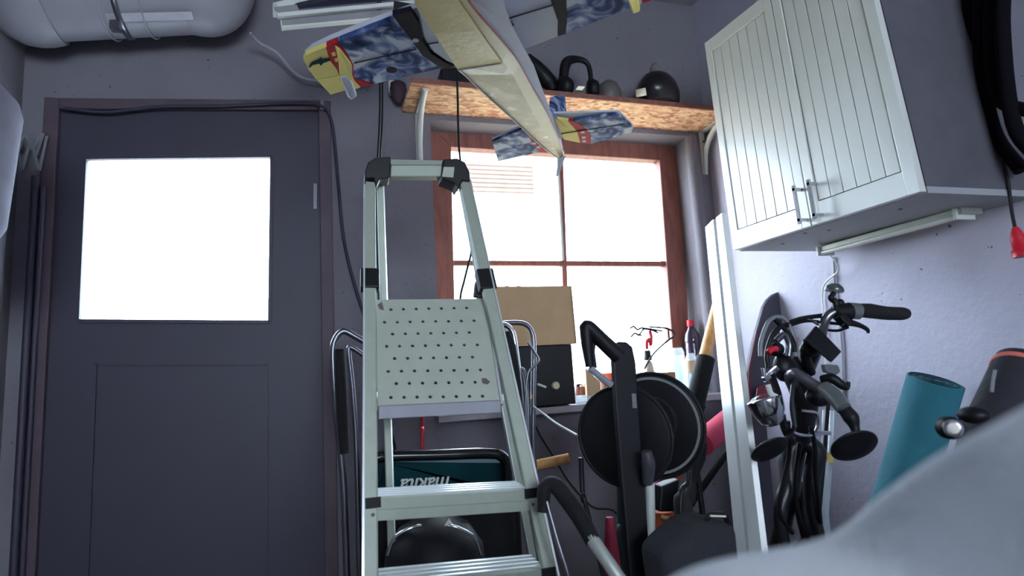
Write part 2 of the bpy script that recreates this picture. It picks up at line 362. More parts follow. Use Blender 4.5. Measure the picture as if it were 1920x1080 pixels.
ps = PX(1522, 425, XF); us = (ps.y-c00.y)/(c10.y-c00.y)
def cab_door(u0, u1, hx):
    S, v0, v1 = .048, .085, .935
    d = mk('door', slab(u0, u0+S, .004, .996, 0, .02, slab(u1-S, u1, .004, .996, 0, .02, slab(u0+S, u1-S, .004, v0, 0, .02, slab(u0+S, u1-S, v1, .996, 0, .02)))), M_WHITE, cab, bevel=.0012)
    n = 6; a, b = u0+S+.003, u1-S-.003
    for k in range(n):
        s = (b-a)/n
        mk('plank', slab(a+k*s+.0024, a+(k+1)*s-.0024-(.004 if k == n-1 else 0), v0+.004, v1-.003, .004, .014), M_WHITE, d, bevel=.001)
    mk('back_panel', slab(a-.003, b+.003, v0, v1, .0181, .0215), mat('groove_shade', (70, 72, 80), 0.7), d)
    h = G(); z0, z1 = B(hx, .15), B(hx, .03)
    h.bar(z0+V(-.028, 0, .012), z1+V(-.028, 0, -.012), .010, .006, side=(0, 1, 0))
    h.bar(z0+V(-.031, 0, 0), z0+V(0, 0, 0), .010, .008, side=(0, 1, 0)).bar(z1+V(-.031, 0, 0), z1+V(0, 0, 0), .010, .008, side=(0, 1, 0))
    mk('handle', h, M_CHROME, d, label='chrome bow handle')
    return d
def uof(px, py): return (PX(px, py, XF).y-c00.y)/(c10.y-c00.y)
cab_door(.002, us-.003, uof(1506, 350)); cab_door(us+.003, .998, uof(1535, 345))
# lamp under the cabinet
lamp = thing('under_cabinet_lamp', 'thin metal strip lamp fixed under the white cabinet', 'lamp', B(.5, 0, .3))
l0, l1 = PX(1546, 475, 1.60), PX(1800, 402, 1.60)
l0.z = l1.z = B(.5, 0).z-.022
n0, n1 = V(1.60, l0.y, l0.z), V(1.60, l1.y, l1.z)
mk('housing', G().bar(n0+V(.02, 0, .011), n1+V(.02, -.02, .011), .075, .018, side=(1, 0, 0)), M_ALU, lamp, bevel=.003)
mk('light_tube', G().tube([n0+V(-.012, 0, -.002), n1+V(-.012, 0, -.002)], .008, 12, False), M_WHITE, lamp, label='white tube, switched off')
mk('end_cap', G().bar(n0+V(.008, .008, .004), n0+V(.008, 0, .004), .07, .03, side=(1, 0, 0)), M_WMET, lamp)
mk('end_cap', G().bar(n1+V(.008, 0, .004), n1+V(.008, -.008, .004), .07, .03, side=(1, 0, 0)), M_WMET, lamp)
# cables on the right wall
def cord(name, label, pts, r, m, cat='cable', seg=8, group=None):
    return mk(name, G().tube(pts, r, seg), m, label=label, cat=cat, group=group)
mk('supply_lead', G().tube([V(1.62, n0.y+.004, n0.z), V(1.66, n0.y+.01, n0.z-.06)] + [PX(a, b, 1.69) for a, b in ((1543, 540), (1546, 620), (1549, 760))], .003, 8), M_WMET, lamp, label='thin white lead dropping down the wall')
cord('grey_conduit', 'thin grey cord running down the right wall beside the white lamp cord', [PX(a, b, 1.694) for a, b in ((1563, 482), (1567, 560), (1578, 640), (1582, 760))], .004, M_CABLE)
# black hoses hanging in the upper right corner
hs = [((1815, -60), (1822, 120), (1845, 270), (1880, 325)), ((1840, -60), (1838, 90), (1862, 240), (1915, 320)), ((1865, -60), (1858, 60), (1870, 180), (1935, 210)), ((1885, -60), (1880, 60), (1900, 230), (1950, 300))]
HG = thing('hose_bundle', 'bundle of black rubber hoses hanging at the upper right edge', 'hose', PX(1870, 330, 1.62))
for i, q in enumerate(hs):
    mk('hose', G().tube([PX(a, b, 1.63-.02*i) for a, b in q], .016, 10), mat('dull_rubber', (16, 14, 20), 0.95, spec=.1), HG)
pl = thing('power_plug', 'dark cord ending in a red plug hanging at the right edge', 'plug', PX(1912, 475, 1.6))
mk('cord', G().tube([PX(a, b, 1.6) for a, b in ((1880, 300), (1890, 340), (1896, 390), (1903, 428))], .004, 8), M_RUB, pl)
a, b = PX(1903, 426, 1.6), PX(1917, 478, 1.6); ax = (b-a)
mk('plug_body', G().lathe([(.006, 0), (.011, .012), (.016, .03), (.016, .055), (.020, .058), (.020, .075)], a, ax, 14), M_REDP, pl, label='dark red rubber plug')

# ------------------------------------------------------------------ duct at the top left
YD = 2.14
duct = thing('ventilation_duct', 'thick pale insulated duct below the ceiling at the top left', 'duct', P(270, 60, YD))
c0, c1 = P(95, 14, YD), P(352, 4, YD); R0 = .107
mk('pipe', G().tube([c0, c1], R0, 32, False), mat('duct_cover', (140, 138, 146), 0.45, var=0.04, bump=0.15, bscale=12), duct)
g = G().tube([c1, c1+V(.07, 0, .0), c1+V(.11, 0, .05), c1+V(.12, 0, .14), c1+V(.12, 0, ZC-c1.z-.01)], [R0, R0, R0*.98, R0, R0], 32)
mk('elbow', g, MATS['duct_cover'], duct)
g = G().tube([c0, c0+V(-.05, 0, -.012), c0+V(-.10, 0, .03), c0+V(-.12, 0, .12), c0+V(-.12, 0, ZC-c0.z-.01)], [R0+.012, R0+.012, R0, R0-.03, R0-.03], 32)
mk('elbow', g, MATS['duct_cover'], duct)
cl = lerp(c0, c1, (258-95)/325)
g = G().lathe([(R0+.001, -.009), (R0+.006, -.009), (R0+.006, .009), (R0+.001, .009)], cl, c1-c0, 32, False); g.box(cl+V(-.014, -.03, -R0-.016), cl+V(.014, -.06, -R0+.02))
mk('clamp', g, M_STEEL, duct, label='steel pipe clamp')
for t in (.37, .66):
    c = lerp(c0, c1, t); g = G(); pts = []
    for k in range(22):
        a = math.radians(-120+k*14); pts.append(c+V(.01*k/6, -math.cos(a)*(R0+.003), -math.sin(a)*(R0+.003)))
    mk('wire_wrap', G().tube(pts, .003, 6, False), M_CABLE, duct)
mk('seam_strip', G().bar(lerp(c0, c1, .45)+V(0, -.063, -.088), c1+V(.03, -.063, -.088), .028, .004, side=(0, .81, -.58)), mat('seam', (172, 170, 178), 0.5), duct)
cord('corrugated_hose', 'thin grey corrugated hose curving from the duct behind the model plane wing', T([(470, 62, 2.14), (487, 80, 2.2), (520, 100, 2.22), (548, 132, 2.24), (575, 148, 2.24), (620, 152, 2.24), (700, 155, 2.24)]), .006, M_CABLE, 'hose')
cord('door_cable', 'dark cable clipped over the door top and down beside its frame', T([(118, 203, 2.27), (200, 210, 2.27), (300, 200, 2.27), (420, 199, 2.27), (540, 194, 2.27), (600, 198, 2.265), (622, 230, 2.28), (634, 340, 2.285), (645, 450, 2.285), (668, 545, 2.285), (690, 610, 2.285)]), .0065, mat('navy_cable', (38, 38, 58), 0.6))
mk('cable_clip', G().bar(P(604, 190, 2.275), P(604, 207, 2.275), .012, .02), M_GREY, label='small grey clip holding the dark cable at the door corner', cat='clip')

# white water heater, at the left edge
hc = V(-.905, 1.62, 0)
zz = [P(0, 95, 1.5).z, P(38, 165, 1.5).z, P(5, 392, 1.5).z]
hr = P(34, 160, 1.62).x-hc.x; hr2 = P(2, 392, 1.62).x-hc.x
mk('water_heater', G().lathe([(.03, zz[2]-.12), (.07, zz[2]-.10), (hr2*.9, zz[2]-.03), (hr2, zz[2]), (hr, zz[1]), (hr*.95, zz[1]+.03), (hr*.72, zz[1]+.075), (hr*.35, zz[1]+.105), (.01, zz[1]+.115)], hc, seg=36),
   mat('grey_container', (112, 110, 122), 0.9, spec=.1), label='rounded pale container hanging high at the left edge of the room', cat='container')
# zigzag scissor rack and pipes beside the door
rk = thing('scissor_rack', 'small pale zigzag expanding rack on the wall left of the door', 'rack', P(55, 320, 2.26))
zs = [((30, 280), (48, 252)), ((48, 252), (62, 282)), ((62, 282), (78, 250)), ((30, 268), (42, 318)), ((42, 318), (58, 262)), ((58, 262), (74, 320)), ((74, 320), (88, 255)), ((28, 296), (40, 270)), ((82, 250), (68, 290))]
for i, (a, b) in enumerate(zs):
    mk('lath', G().bar(P(a[0], a[1], 2.262-.004*(i % 2)), P(b[0], b[1], 2.262-.004*(i % 2)), .008, .003), M_GREY, rk)
for i, (px, r) in enumerate(((57, .012), (72, .008))):
    q = P(px, 500, 2.27); mk('wall_pipe', G().tube([(q.x, 2.275-r*.2, 0.0), (q.x, 2.275-r*.2, P(px, 330+20*i, 2.27).z)], r, 12, False), M_DOOR,
       label=['wider grey pipe running up left of the door', 'thinner grey pipe next to the door frame'][i], cat='pipe')

# hanging rails at top
def channel(a, b, wd, ht, m, parent):
    a, b = Vector(a), Vector(b); g = G(); s_ = V(0, 1, 0)
    g.bar(a, b, wd, .006, side=s_).bar(a+V(0, -wd/2, ht/2), b+V(0, -wd/2, ht/2), .006, ht, side=s_).bar(a+V(0, wd/2, ht/2), b+V(0, wd/2, ht/2), .006, ht, side=s_)
    return mk('channel', g, m, parent)
r1 = thing('ceiling_rail', 'upper pale open frame rail with dark inside above the model plane wing', 'rail', P(520, 24, 1.6))
mk('long_bar', G().bar(P(519, 30, 1.60), P(790, 4, 1.66), .012, .013, side=(0, 1, 0)), M_WMET, r1, bevel=.002)
mk('side_web', G().bar(P(518, 23, 1.602), P(560, 18, 1.612), .003, .030, side=(0, 1, 0)), mat('rail_grey', (132, 130, 134), 0.5), r1)
mk('rear_bar', G().bar(P(516, 12, 1.66), P(610, -10, 1.70), .012, .016, side=(0, 1, 0)), M_WMET, r1)
mk('end_bracket', G().bar(P(516, 28, 1.60), P(516, 10, 1.665), .012, .014, side=(1, 0, 0)), M_WMET, r1)
mk('dark_inlay', G().prism([P(534, 20, 1.63), P(780, -4, 1.69), P(780, -30, 1.74), P(560, 6, 1.68)], (0, 0, .004)), mat('navy_inlay', (16, 18, 44), 0.6), r1, label='dark navy inside')
r2 = thing('ceiling_rail', 'lower and shorter of two pale rails above the model plane wing', 'rail', P(528, 50, 1.55))
mk('web', G().prism([P(527, 38, 1.60), P(745, 16, 1.66), P(745, 32, 1.66), P(528, 52, 1.60)], (0, .01, 0)), MATS['rail_grey'], r2)
mk('bottom_bar', G().bar(P(529, 53, 1.595), P(748, 33, 1.655), .014, .007, side=(0, 1, 0)), M_WMET, r2, bevel=.001)
mk('end_plate', G().bar(P(527, 40, 1.595), P(529, 56, 1.595), .012, .003, side=(0, 1, 0)), M_WMET, r2)
mk('clamp', G().bar(P(738, 15, 1.5), P(782, 22, 1.5), .03, .02).ball(P(742, 26, 1.49), .012), M_BLACK, r2)

# ------------------------------------------------------------------ model seaplane hanging overhead
ZW = 1.90
pln = thing('model_seaplane', 'large model seaplane with tan hull and smoke-printed wings hanging overhead', 'model plane', PZ(900, 100, ZW-.03))
def wp(parent, name, poly, m, z=ZW, th=.012, label=None, off=0.0):
    return mk(name, G().prism([PZ(a, b, z) + V(0, 0, off) for a, b in poly], (0, 0, th)), m, parent, label=label)
wl = mk('wing', G().prism([PZ(a, b, ZW) + V(0, 0, .0125) for a, b in ((572, 112), (586, 100), (620, 84), (700, 52), (800, 18), (905, -30), (900, 100), (846, 124), (700, 156), (664, 166), (642, 160), (600, 158), (578, 140))], (0, 0, .012)), M_PALE, pln, label='left wing')
wp(wl, 'wing_tip', [(569, 112), (574, 104), (586, 98), (612, 88), (640, 150), (645, 158), (592, 148), (580, 132)], M_YEL, label='yellow tip')
wp(wl, 'aileron', [(594, 149), (646, 139), (660, 165), (620, 177)], M_YEL, off=-.001, label='yellow aileron')
wp(wl, 'red_band', [(611, 89), (632, 79), (646, 96), (662, 122), (664, 146), (700, 158), (682, 162), (646, 158), (632, 130), (618, 112)], M_RED, off=-.0006)
wp(wl, 'yellow_root', [(660, 140), (664, 150), (676, 163), (668, 166), (642, 162)], M_YEL, off=-.001)
wp(wl, 'print_panel', [(634, 78), (700, 53), (745, 34), (764, 62), (784, 92), (812, 118), (830, 127), (764, 142), (704, 157), (664, 145), (662, 120), (650, 98)], M_CLOUD, label='blue smoke print')
wp(wl, 'dark_band', [(736, 28), (770, 20), (785, 42), (792, 76), (808, 100), (832, 115), (852, 124), (840, 128), (822, 124), (792, 103), (770, 72), (752, 50)], M_DBAND, off=-.0012)
wp(wl, 'root_panel', [(786, 20), (905, -30), (900, 98), (862, 124), (838, 114), (812, 96), (796, 70)], M_PALE)
for q in (((664, 117), (780, 91)), ((796, 82), (822, 78))):
    mk('hinge_line', G().bar(PZ(*q[0], ZW)+V(0, 0, -.002), PZ(*q[1], ZW)+V(0, 0, -.002), .0025, .002), M_DBAND, wl)
mk('round_mark', G().lathe([(.013, 0), (.013, .0016)], PZ(734, 131, ZW)+V(0, 0, -.0018), (0, 0, 1), 18), M_DBAND, wl)
mk('round_hatch', G().lathe([(.007, 0), (.007, .0022)], PZ(779, 74, ZW)+V(0, 0, -.0034), (0, 0, 1), 14), M_PALE, wl)
# teal fish shaped emblem, and white cut-outs in the red band
wp(wl, 'emblem', [(579, 124), (584, 116), (598, 110), (602, 106), (604, 110), (617, 108), (620, 112), (606, 117), (602, 122), (598, 118), (586, 121), (581, 126)], M_TEAL, off=-.002, th=.001)
for q in ([(621, 98), (628, 96), (630, 103), (623, 104)], [(627, 109), (633, 107), (634, 114), (629, 115)]): wp(wl, 'emblem', q, M_YEL, off=-.002, th=.001)
# float under the wing tips
def float_(pts, name='tip_float'):
    q = [PZ(a, b, z) for a, b, z in pts]
    return mk(name, G().hexa(q[:4], [p+V(.012, .010, .004) for p in q[:4]]), M_YEL, pln, bevel=.003, label='yellowish tip float')
mk('tip_float', G().prism([PZ(630, 88, ZW-.004), PZ(636, 92, ZW-.004), PZ(660, 122, ZW-.03), PZ(661, 150, ZW-.04), PZ(640, 158, ZW-.04), PZ(637, 120, ZW-.02)], (-.003, -.002, .006)), M_YEL, pln, bevel=.002)
mk('tip_float', G().prism([PZ(637, 146, ZW-.035), PZ(650, 142, ZW-.035), PZ(660, 158, ZW-.045), PZ(669, 182, ZW-.05), PZ(658, 189, ZW-.05), PZ(652, 180, ZW-.05)], (0, .0, .012)), M_PALE, pln, bevel=.003)
# right wing (rises to the right)
rw = mk('wing', G().prism([PZ(a, b, ZW) + V(0, 0, .0125) for a, b in ((905, -40), (1230, -90), (1262, -8), (1228, -1), (1060, 63), (985, 92), (940, 70))], (0, 0, .012)), M_PALE, pln, label='right wing')
wp(rw, 'root_panel', [(905, -38), (1018, -52), (1034, 6), (1045, 32), (1046, 68), (985, 92), (940, 70)], M_PALE)
wp(rw, 'dark_band', [(1018, -40), (1050, -45), (1062, 0), (1063, 40), (1060, 63), (1046, 68), (1047, 42), (1036, 10)], M_DBAND, off=-.0008)
wp(rw, 'print_panel', [(1050, -45), (1190, -75), (1204, 6), (1062, 62), (1064, 20)], M_CLOUD)
wp(rw, 'red_band', [(1190, -75), (1204, -76), (1222, 0), (1204, 7)], M_RED)
wp(rw, 'wing_tip', [(1204, -76), (1228, -80), (1256, -9), (1222, 1)], M_YEL)
mk('hinge_line', G().bar(PZ(950, 34, ZW)+V(0, 0, -.002), PZ(1036, 8, ZW)+V(0, 0, -.002), .0025, .002), M_DBAND, rw)
for q in (((930, 2), (962, 44)), ((918, 8), (924, 2))): mk('control_rod', G().tube([PZ(*q[0], ZW)+V(0, 0, -.008), PZ(*q[1], ZW)+V(0, 0, -.004)], .0022, 6, False), M_BLACK, rw)
mk('tip_float', G().prism([PZ(1170, -20, ZW-.02), PZ(1194, -20, ZW-.02), PZ(1201, 22, ZW-.05), PZ(1187, 28, ZW-.05)], (0, 0, .012)), M_YEL, pln, bevel=.003)
# hull: bottom skin, chine, side wall, lofted along its length  (px stations; z rises towards the tail)
st = [  # y,  A left edge, B keel shade edge, C red line, D outer edge, z
    ((768, -60), (838, -60), (846, -60), (930, -60), 1.79), ((778, 0), (862, 0), (880, 0), (948, 20), 1.80), ((815, 58), (897, 50), (916, 45), (962, 55), 1.81),
    ((858, 125), (941, 112), (955, 92), (984, 95), 1.83), ((872, 139), (962, 140), (975, 120), (1001, 125), 1.845), ((915, 180), (988, 190), (1000, 165), (1018, 172), 1.86), ((972, 232), (1013, 235), (1026, 212), (1038, 222), 1.875),
    ((1022, 278), (1036, 270), (1046, 258), (1052, 262), 1.89), ((1048, 296), (1050, 294), (1056, 288), (1058, 290), 1.90)]
rows = []
for A_, B_, C_, D_, z in st:
    a, b, c, d = PZ(*A_, z+.006), PZ(*B_, z), PZ(*C_, z+.004), PZ(*D_, z+.022)
    zt = ZW+.03
    rows.append((a, b, c, d, V(d.x-.045, d.y+.012, max(zt, d.z+.012)), V(a.x+.03, a.y+.01, max(zt, a.z+.012))))
def loft(i0, i1, cols, g=None):
    g = g or G(); R_ = rows[i0:i1+1]; n = len(cols)
    vs = [r[k] for r in R_ for k in cols]
    g.add(vs, [(i*n+k, i*n+k+1, (i+1)*n+k+1, (i+1)*n+k) for i in range(len(R_)-1) for k in range(n-1)]); return g
g = G(); vs = [p for r in rows for p in (r[0], r[1], r[2], r[3], r[4], r[5])]; n = 6
g.add([p+V(0, 0, .0035) for p in vs], [(i*n+k, i*n+(k+1) % n, (i+1)*n+(k+1) % n, (i+1)*n+k) for i in range(len(rows)-1) for k in range(n)] + [tuple(range(6)), tuple(range(len(vs)-6, len(vs)))])
hull = mk('hull', g, M_PALE, pln, label='pale hull side with a red line')
def strip(name, i0, i1, ca, cb, m, dz, label=None):
    g = G(); R_ = rows[i0:i1+1]; vs = []
    for r in R_: vs += [r[ca]+V(0, 0, dz), r[cb]+V(0, 0, dz), r[cb]+V(0, 0, dz+.004), r[ca]+V(0, 0, dz+.004)]
    f = []
    for i in range(len(R_)-1):
        for k in range(4): f.append((i*4+k, i*4+(k+1) % 4, (i+1)*4+(k+1) % 4, (i+1)*4+k))
    f += [(3, 2, 1, 0), tuple(range(len(vs)-4, len(vs)))]
    g.add(vs, f); return mk(name, g, m, hull, label=label)
strip('bottom_skin', 0, 3, 0, 1, M_TAN, -.008, 'tan forward bottom ahead of the step')
M_CHIP = mat_ramp('worn_tan', [(0.36, (158, 144, 100)), (0.62, (176, 160, 112)), (0.66, (208, 204, 188)), (0.8, (214, 212, 202))], 0.6, 26, detail=8)
strip('bottom_skin', 3, 8, 0, 1, M_CHIP, -.001, 'chipped tan bottom behind the step')
strip('chine', 0, 8, 1, 2, M_TANL, -.002, 'light tan chine')
g = G().tube([r[2]+V(0, 0, -.003) for r in rows], .0022, 6)
mk('trim_line', g, mat('red_line', (128, 24, 26), 0.5), hull, label='dark red line along the hull')
mk('edge_line', G().tube([r[0]+V(0, 0, -.003) for r in rows], .002, 6), M_PALE, hull)
mk('step_edge', G().tube([rows[3][0]+V(0, 0, -.008), rows[3][1]+V(0, 0, -.008)], .002, 6, False), M_PALE, hull)
# tail
sl = mk('tailplane', G().prism([PZ(a, b, ZW) + V(0, 0, .0085) for a, b in ((923, 266), (1000, 232), (1030, 218), (1160, 214), (1187, 240), (1184, 248), (1108, 270), (1058, 262), (1000, 288), (934, 303))], (0, 0, .006)), M_PALE, pln)
wp(sl, 'print_panel', [(923, 266), (990, 238), (994, 262), (1012, 285), (934, 303)], M_CLOUD, th=.008)
wp(sl, 'red_band', [(988, 239), (1000, 234), (1030, 286), (1012, 285), (995, 264)], M_RED, th=.008, off=-.0005)
wp(sl, 'yellow_root', [(1040, 222), (1066, 226), (1084, 246), (1088, 268), (1058, 262)], M_YEL, th=.008)
wp(sl, 'red_band', [(1064, 226), (1078, 228), (1098, 240), (1108, 254), (1108, 270), (1088, 268), (1082, 246)], M_RED, th=.008, off=-.0005)
wp(sl, 'print_panel', [(1076, 226), (1160, 214), (1187, 240), (1184, 248), (1108, 270), (1106, 250), (1094, 238)], M_CLOUD, th=.008)
for q in ((1092, 247), (1094, 257), (1095, 264), (1001, 268), (1009, 275)): wp(sl, 'emblem', [(q[0]-3, q[1]-2), (q[0]+4, q[1]-2), (q[0]+4, q[1]+2), (q[0]-3, q[1]+2)], M_PALE, th=.001, off=-.002)
mk('hinge_line', G().bar(PZ(1052, 250, ZW)+V(0, 0, -.002), PZ(1170, 232, ZW)+V(0, 0, -.002), .003, .002), M_DBAND, sl)
fb = PZ(1045, 222, ZW)
fin = mk('tail_fin', G().hexa([fb+V(-.03, -.03, .0), fb+V(.06, .06, 0), fb+V(.052, .06, 0), fb+V(-.038, -.03, 0)],
     [P(1032, 184, fb.y+.04), P(1060, 178, fb.y+.07), P(1056, 176, fb.y+.075), P(1030, 182, fb.y+.05)]), M_CLOUD, pln, bevel=.003)
mk('rudder', G().prism([PZ(1048, 296, 1.90), PZ(1060, 292, 1.90), P(1057, 300, 1.86), P(1046, 330, 1.84), P(1042, 330, 1.84)], (.003, .003, 0)), M_PALE, pln)
# two thin lines it hangs by
for a in ((880, 20), (985, 150)):
    q = PZ(a[0], a[1], ZW+.03); mk('hanging_line', G().tube([q, V(q.x, q.y, ZC-.001)], .0012, 6, False), M_BLACK, pln)

# ------------------------------------------------------------------ step ladder
M_LAD = mat('ladder_aluminium', (156, 163, 150), 0.5, 0.15, var=0.05, scale=40)
lad = thing('step_ladder', 'aluminium step ladder with raised perforated platform in front of the window', 'ladder', (0.25, 1.3, 0))
def ext(a, b):   # extend a line a->b to z = 0.03
    t = (.03-a.z)/(b.z-a.z); return lerp(a, b, t)
YT, YBm = 1.52, 1.20
fl0, fl1 = P(693, 345, YT), P(694, 1078, YBm); fl1 = ext(fl0, fl1)
fr0, fr1 = P(870, 340, YT), P(1031, 1078, YBm); fr1 = ext(fr0, fr1)
def rail(a, b, wd=.029, dp=.022, lipside=1):
    g = G().bar(a, b, wd, dp, side=(1, 0, 0)); return g
for a, b, s in ((fl0, fl1, 1), (fr0, fr1, -1)):
    r_ = mk('front_rail', rail(a, b), M_LAD, lad, bevel=.003)
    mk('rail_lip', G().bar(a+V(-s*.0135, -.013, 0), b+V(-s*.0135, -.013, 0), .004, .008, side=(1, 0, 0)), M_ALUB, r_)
    mk('foot', G().bar(b+(a-b).normalized()*.03, b+V(0, 0, -.028), .046, .034, side=(1, 0, 0)), M_BLACK, r_, bevel=.004)
# rear legs
bl0, bl1 = P(713, 345, YT+.05), P(736, 1078, 1.55); bl1 = ext(bl0, bl1)
br0, br1 = P(866, 345, YT+.05), P(1004, 1078, 1.55); br1 = ext(br0, br1)
for a, b, s in ((bl0, bl1, 1), (br0, br1, -1)):
    r_ = mk('rear_leg', G().bar(a, b, .019, .018, side=(1, 0, 0)), M_LAD, lad, bevel=.002)
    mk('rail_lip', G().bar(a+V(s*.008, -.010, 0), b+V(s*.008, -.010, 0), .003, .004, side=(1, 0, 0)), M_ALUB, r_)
    mk('foot', G().bar(b+(a-b).normalized()*.03, b+V(0, 0, -.028), .03, .028, side=(1, 0, 0)), M_BLACK, r_, bevel=.004)
# top caps
def capL(mirror, pts, th):
    return G().prism([P(a, b, YT-.022) for a, b in pts], (0, th, 0))
mk('top_cap', capL(0, ((683, 352), (684, 322), (690, 304), (704, 295), (733, 293), (731, 333), (712, 336), (706, 350), (700, 333), (688, 334)), .07), M_BLACK, lad, bevel=.004, label='black rounded plastic corner cap')
mk('top_cap', capL(1, ((831, 298), (858, 296), (872, 304), (881, 322), (882, 340), (868, 338), (860, 354), (854, 344), (828, 334)), .07), M_BLACK, lad, bevel=.004, label='black rounded plastic corner cap')
mk('cap_plate', G().prism([P(832, 313, YT-.026), P(852, 313, YT-.026), P(850, 333, YT-.026), P(829, 331, YT-.026)], (0, .003, 0)), M_LAD, lad)
g = G().prism([P(733, 309, YT), P(831, 309, YT), P(829, 331, YT), P(732, 331, YT)], (0, .035, 0))
mk('top_bar', g, M_LAD, lad, bevel=.003)
mk('top_bar_edge', G().prism([P(733, 299, YT+.005), P(831, 301, YT+.005), P(831, 309, YT), P(733, 309, YT)], (0, .03, 0)), M_ALU, lad)
# clamps at the platform pivots
t_ = lambda a, b, py0, X0: None
def onrail(a, b, py):
    best = min(range(400), key=lambda k: abs(proj(lerp(a, b, k/400))[1]-py)); return lerp(a, b, best/400)
def proj(p):
    v = Vector(p)-CAM; z = v.dot(FW); return (960+FPX*v.dot(RT)/z, 540-FPX*v.dot(UP)/z)
for a, b in ((fl0, fl1), (fr0, fr1)):
    mk('pivot_clamp', G().bar(onrail(a, b, 507), onrail(a, b, 545), .044, .032, side=(1, 0, 0)), M_BLACK, lad, bevel=.003, label='black plastic pivot clamp')
q = onrail(fr0, fr1, 540)
mk('pivot_clamp', G().prism([P(892, 530, q.y+.02), P(906, 505, q.y+.02), P(914, 545, q.y+.02), P(905, 560, q.y+.02), P(889, 556, q.y+.02)], (0, .02, 0)), M_BLACK, lad, bevel=.003)
# platform (raised, nearly upright): plate with real holes
q = [P(700, 562, 1.44), P(908, 560, 1.44), P(938, 757, 1.30), P(709, 768, 1.30)]
ux = (q[1]-q[0]).normalized()
def plat(u, v): return lerp(lerp(q[0], q[1], u), lerp(q[3], q[2], u), v)
holes = []
pxh = [(733, 580, 875, 7), (721, 604, 889, 8), (736, 626, 880, 7), (725, 649, 895, 8), (740, 672, 886, 7), (728, 696, 901, 8), (743, 719, 891, 7), (733, 745, 905, 8)]
nrm = (q[1]-q[0]).cross(q[3]-q[0]).normalized()
if nrm.dot(CAM-q[0]) < 0: nrm = -nrm
for (xa, yy, xb_, n) in pxh:
    for k in range(n):
        px, py = xa+(xb_-xa)*k/(n-1), yy-3*k/(n-1)
        d = ray(px, py); t = (q[0]-CAM).dot(nrm)/d.dot(nrm); holes.append(CAM+d*t)
org = q[0]; ey = nrm.cross(ux).normalized()
if ey.dot(q[3]-q[0]) < 0: ey = -ey
plate = G().prism(q, -nrm*.006)
po = mk('platform', plate, mat('platform_paint', (166, 171, 158), 0.5, var=0.05, scale=18), lad, label='pale perforated platform plate with rust specks')
hg = G()
for h in holes: hg.lathe([(.0042, -.02), (.0042, .02)], h, nrm, 8)
cut = mk('hole_cutter', hg, M_BLACK)
md = po.modifiers.new('holes', 'BOOLEAN'); md.object = cut; md.operation = 'DIFFERENCE'; md.solver = 'EXACT'
bpy.context.view_layer.update()
dg = bpy.context.evaluated_depsgraph_get(); nm = bpy.data.meshes.new_from_object(po.evaluated_get(dg)); po.modifiers.clear(); po.data = nm
bpy.data.objects.remove(cut)
g = G().prism([p-nrm*.007 for p in q], -nrm*.004)
mk('platform_backing', g, M_BLACK, po, label='black sheet behind the holes')  # black sheet close behind the plate, seen through its holes
g = G().bar(q[3]+V(0, .002, -.006), q[2]+V(0, .002, -.006), .016, .028, side=(0, 1, 0))
mk('platform_lip', g, mat('ladder_shade', (128, 126, 136), 0.5, 0.2), po, bevel=.002)
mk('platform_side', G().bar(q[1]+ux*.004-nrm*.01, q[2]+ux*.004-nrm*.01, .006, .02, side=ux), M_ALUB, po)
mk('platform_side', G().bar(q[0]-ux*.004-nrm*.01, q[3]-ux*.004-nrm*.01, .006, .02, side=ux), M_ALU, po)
for pts in (((708, 572), (716, 566), (720, 582), (712, 580)), ((903, 710), (910, 709), (919, 716), (914, 721), (905, 718)), ((850, 764), (856, 758), (866, 758), (870, 765))):
    g = G(); qq = []
    for a in pts:
        d = ray(*a); t = (q[0]-CAM).dot(nrm)/d.dot(nrm); qq.append(CAM+d*t+nrm*.0004)
    mk('scuff', G().prism(qq, nrm*.0006), mat('scuff', (96, 84, 92), 0.8), po)
# struts between platform and rails
mk('strut', G().bar(P(697, 575, 1.44), P(707, 748, 1.34), .008, .014, side=(1, 0, 0)), M_STEEL, lad)
mk('strut', G().bar(P(918, 575, 1.45), P(938, 742, 1.36), .010, .014, side=(1, 0, 0)), M_STEEL, lad)
mk('strut_joint', G().bar(P(692, 741, 1.33), P(710, 741, 1.33), .014, .02, side=(0, 0, 1)), M_ALUB, lad)
mk('strut_joint', G().bar(P(928, 745, 1.34), P(946, 745, 1.34), .014, .02, side=(0, 0, 1)), M_ALUB, lad)
# steps
def step(pyL, pyR, top):
    a, b = onrail(fl0, fl1, pyL), onrail(fr0, fr1, pyR); a = a+V(.012, 0, 0); b = b+V(-.012, 0, 0)
    s_ = mk('step', G().bar(a+V(0, .04, .0), b+V(0, .04, 0), .10, .006, side=(0, 1, 0)).bar(a+V(0, -.013, -.012), b+V(0, -.013, -.012), .004, .028, side=(0, 1, 0)).bar(a+V(0, .09, -.012), b+V(0, .09, -.012), .004, .028, side=(0, 1, 0)), M_LAD, lad, bevel=.001)
    for k in range(4):
        y = .0+k*.024; mk('tread_rib', G().bar(a+V(0, y, .0045), b+V(0, y, .0045), .006, .003, side=(0, 1, 0)), M_ALUB, s_)
    mk('step_front', G().bar(a+V(0, -.018, -.030), b+V(0, -.018, -.030), .006, .020, side=(0, 1, 0)), M_LAD, s_)
    for p, s in ((a, -1), (b, 1)): mk('step_bracket', G().bar(p+V(s*.022, -.016, -.006), p+V(-s*.008, -.016, -.006), .004, .02, side=(0, 1, 0)), M_BLACK, s_)
    for p, s in ((a, -1), (b, 1)): mk('rivet', G().lathe([(.004, 0), (.003, .003)], p+V(s*.008, -.021, -.028), (0, -1, 0), 8), M_STEEL, s_)
    return s_
step(935, 915, 0); step(1098, 1062, 0)
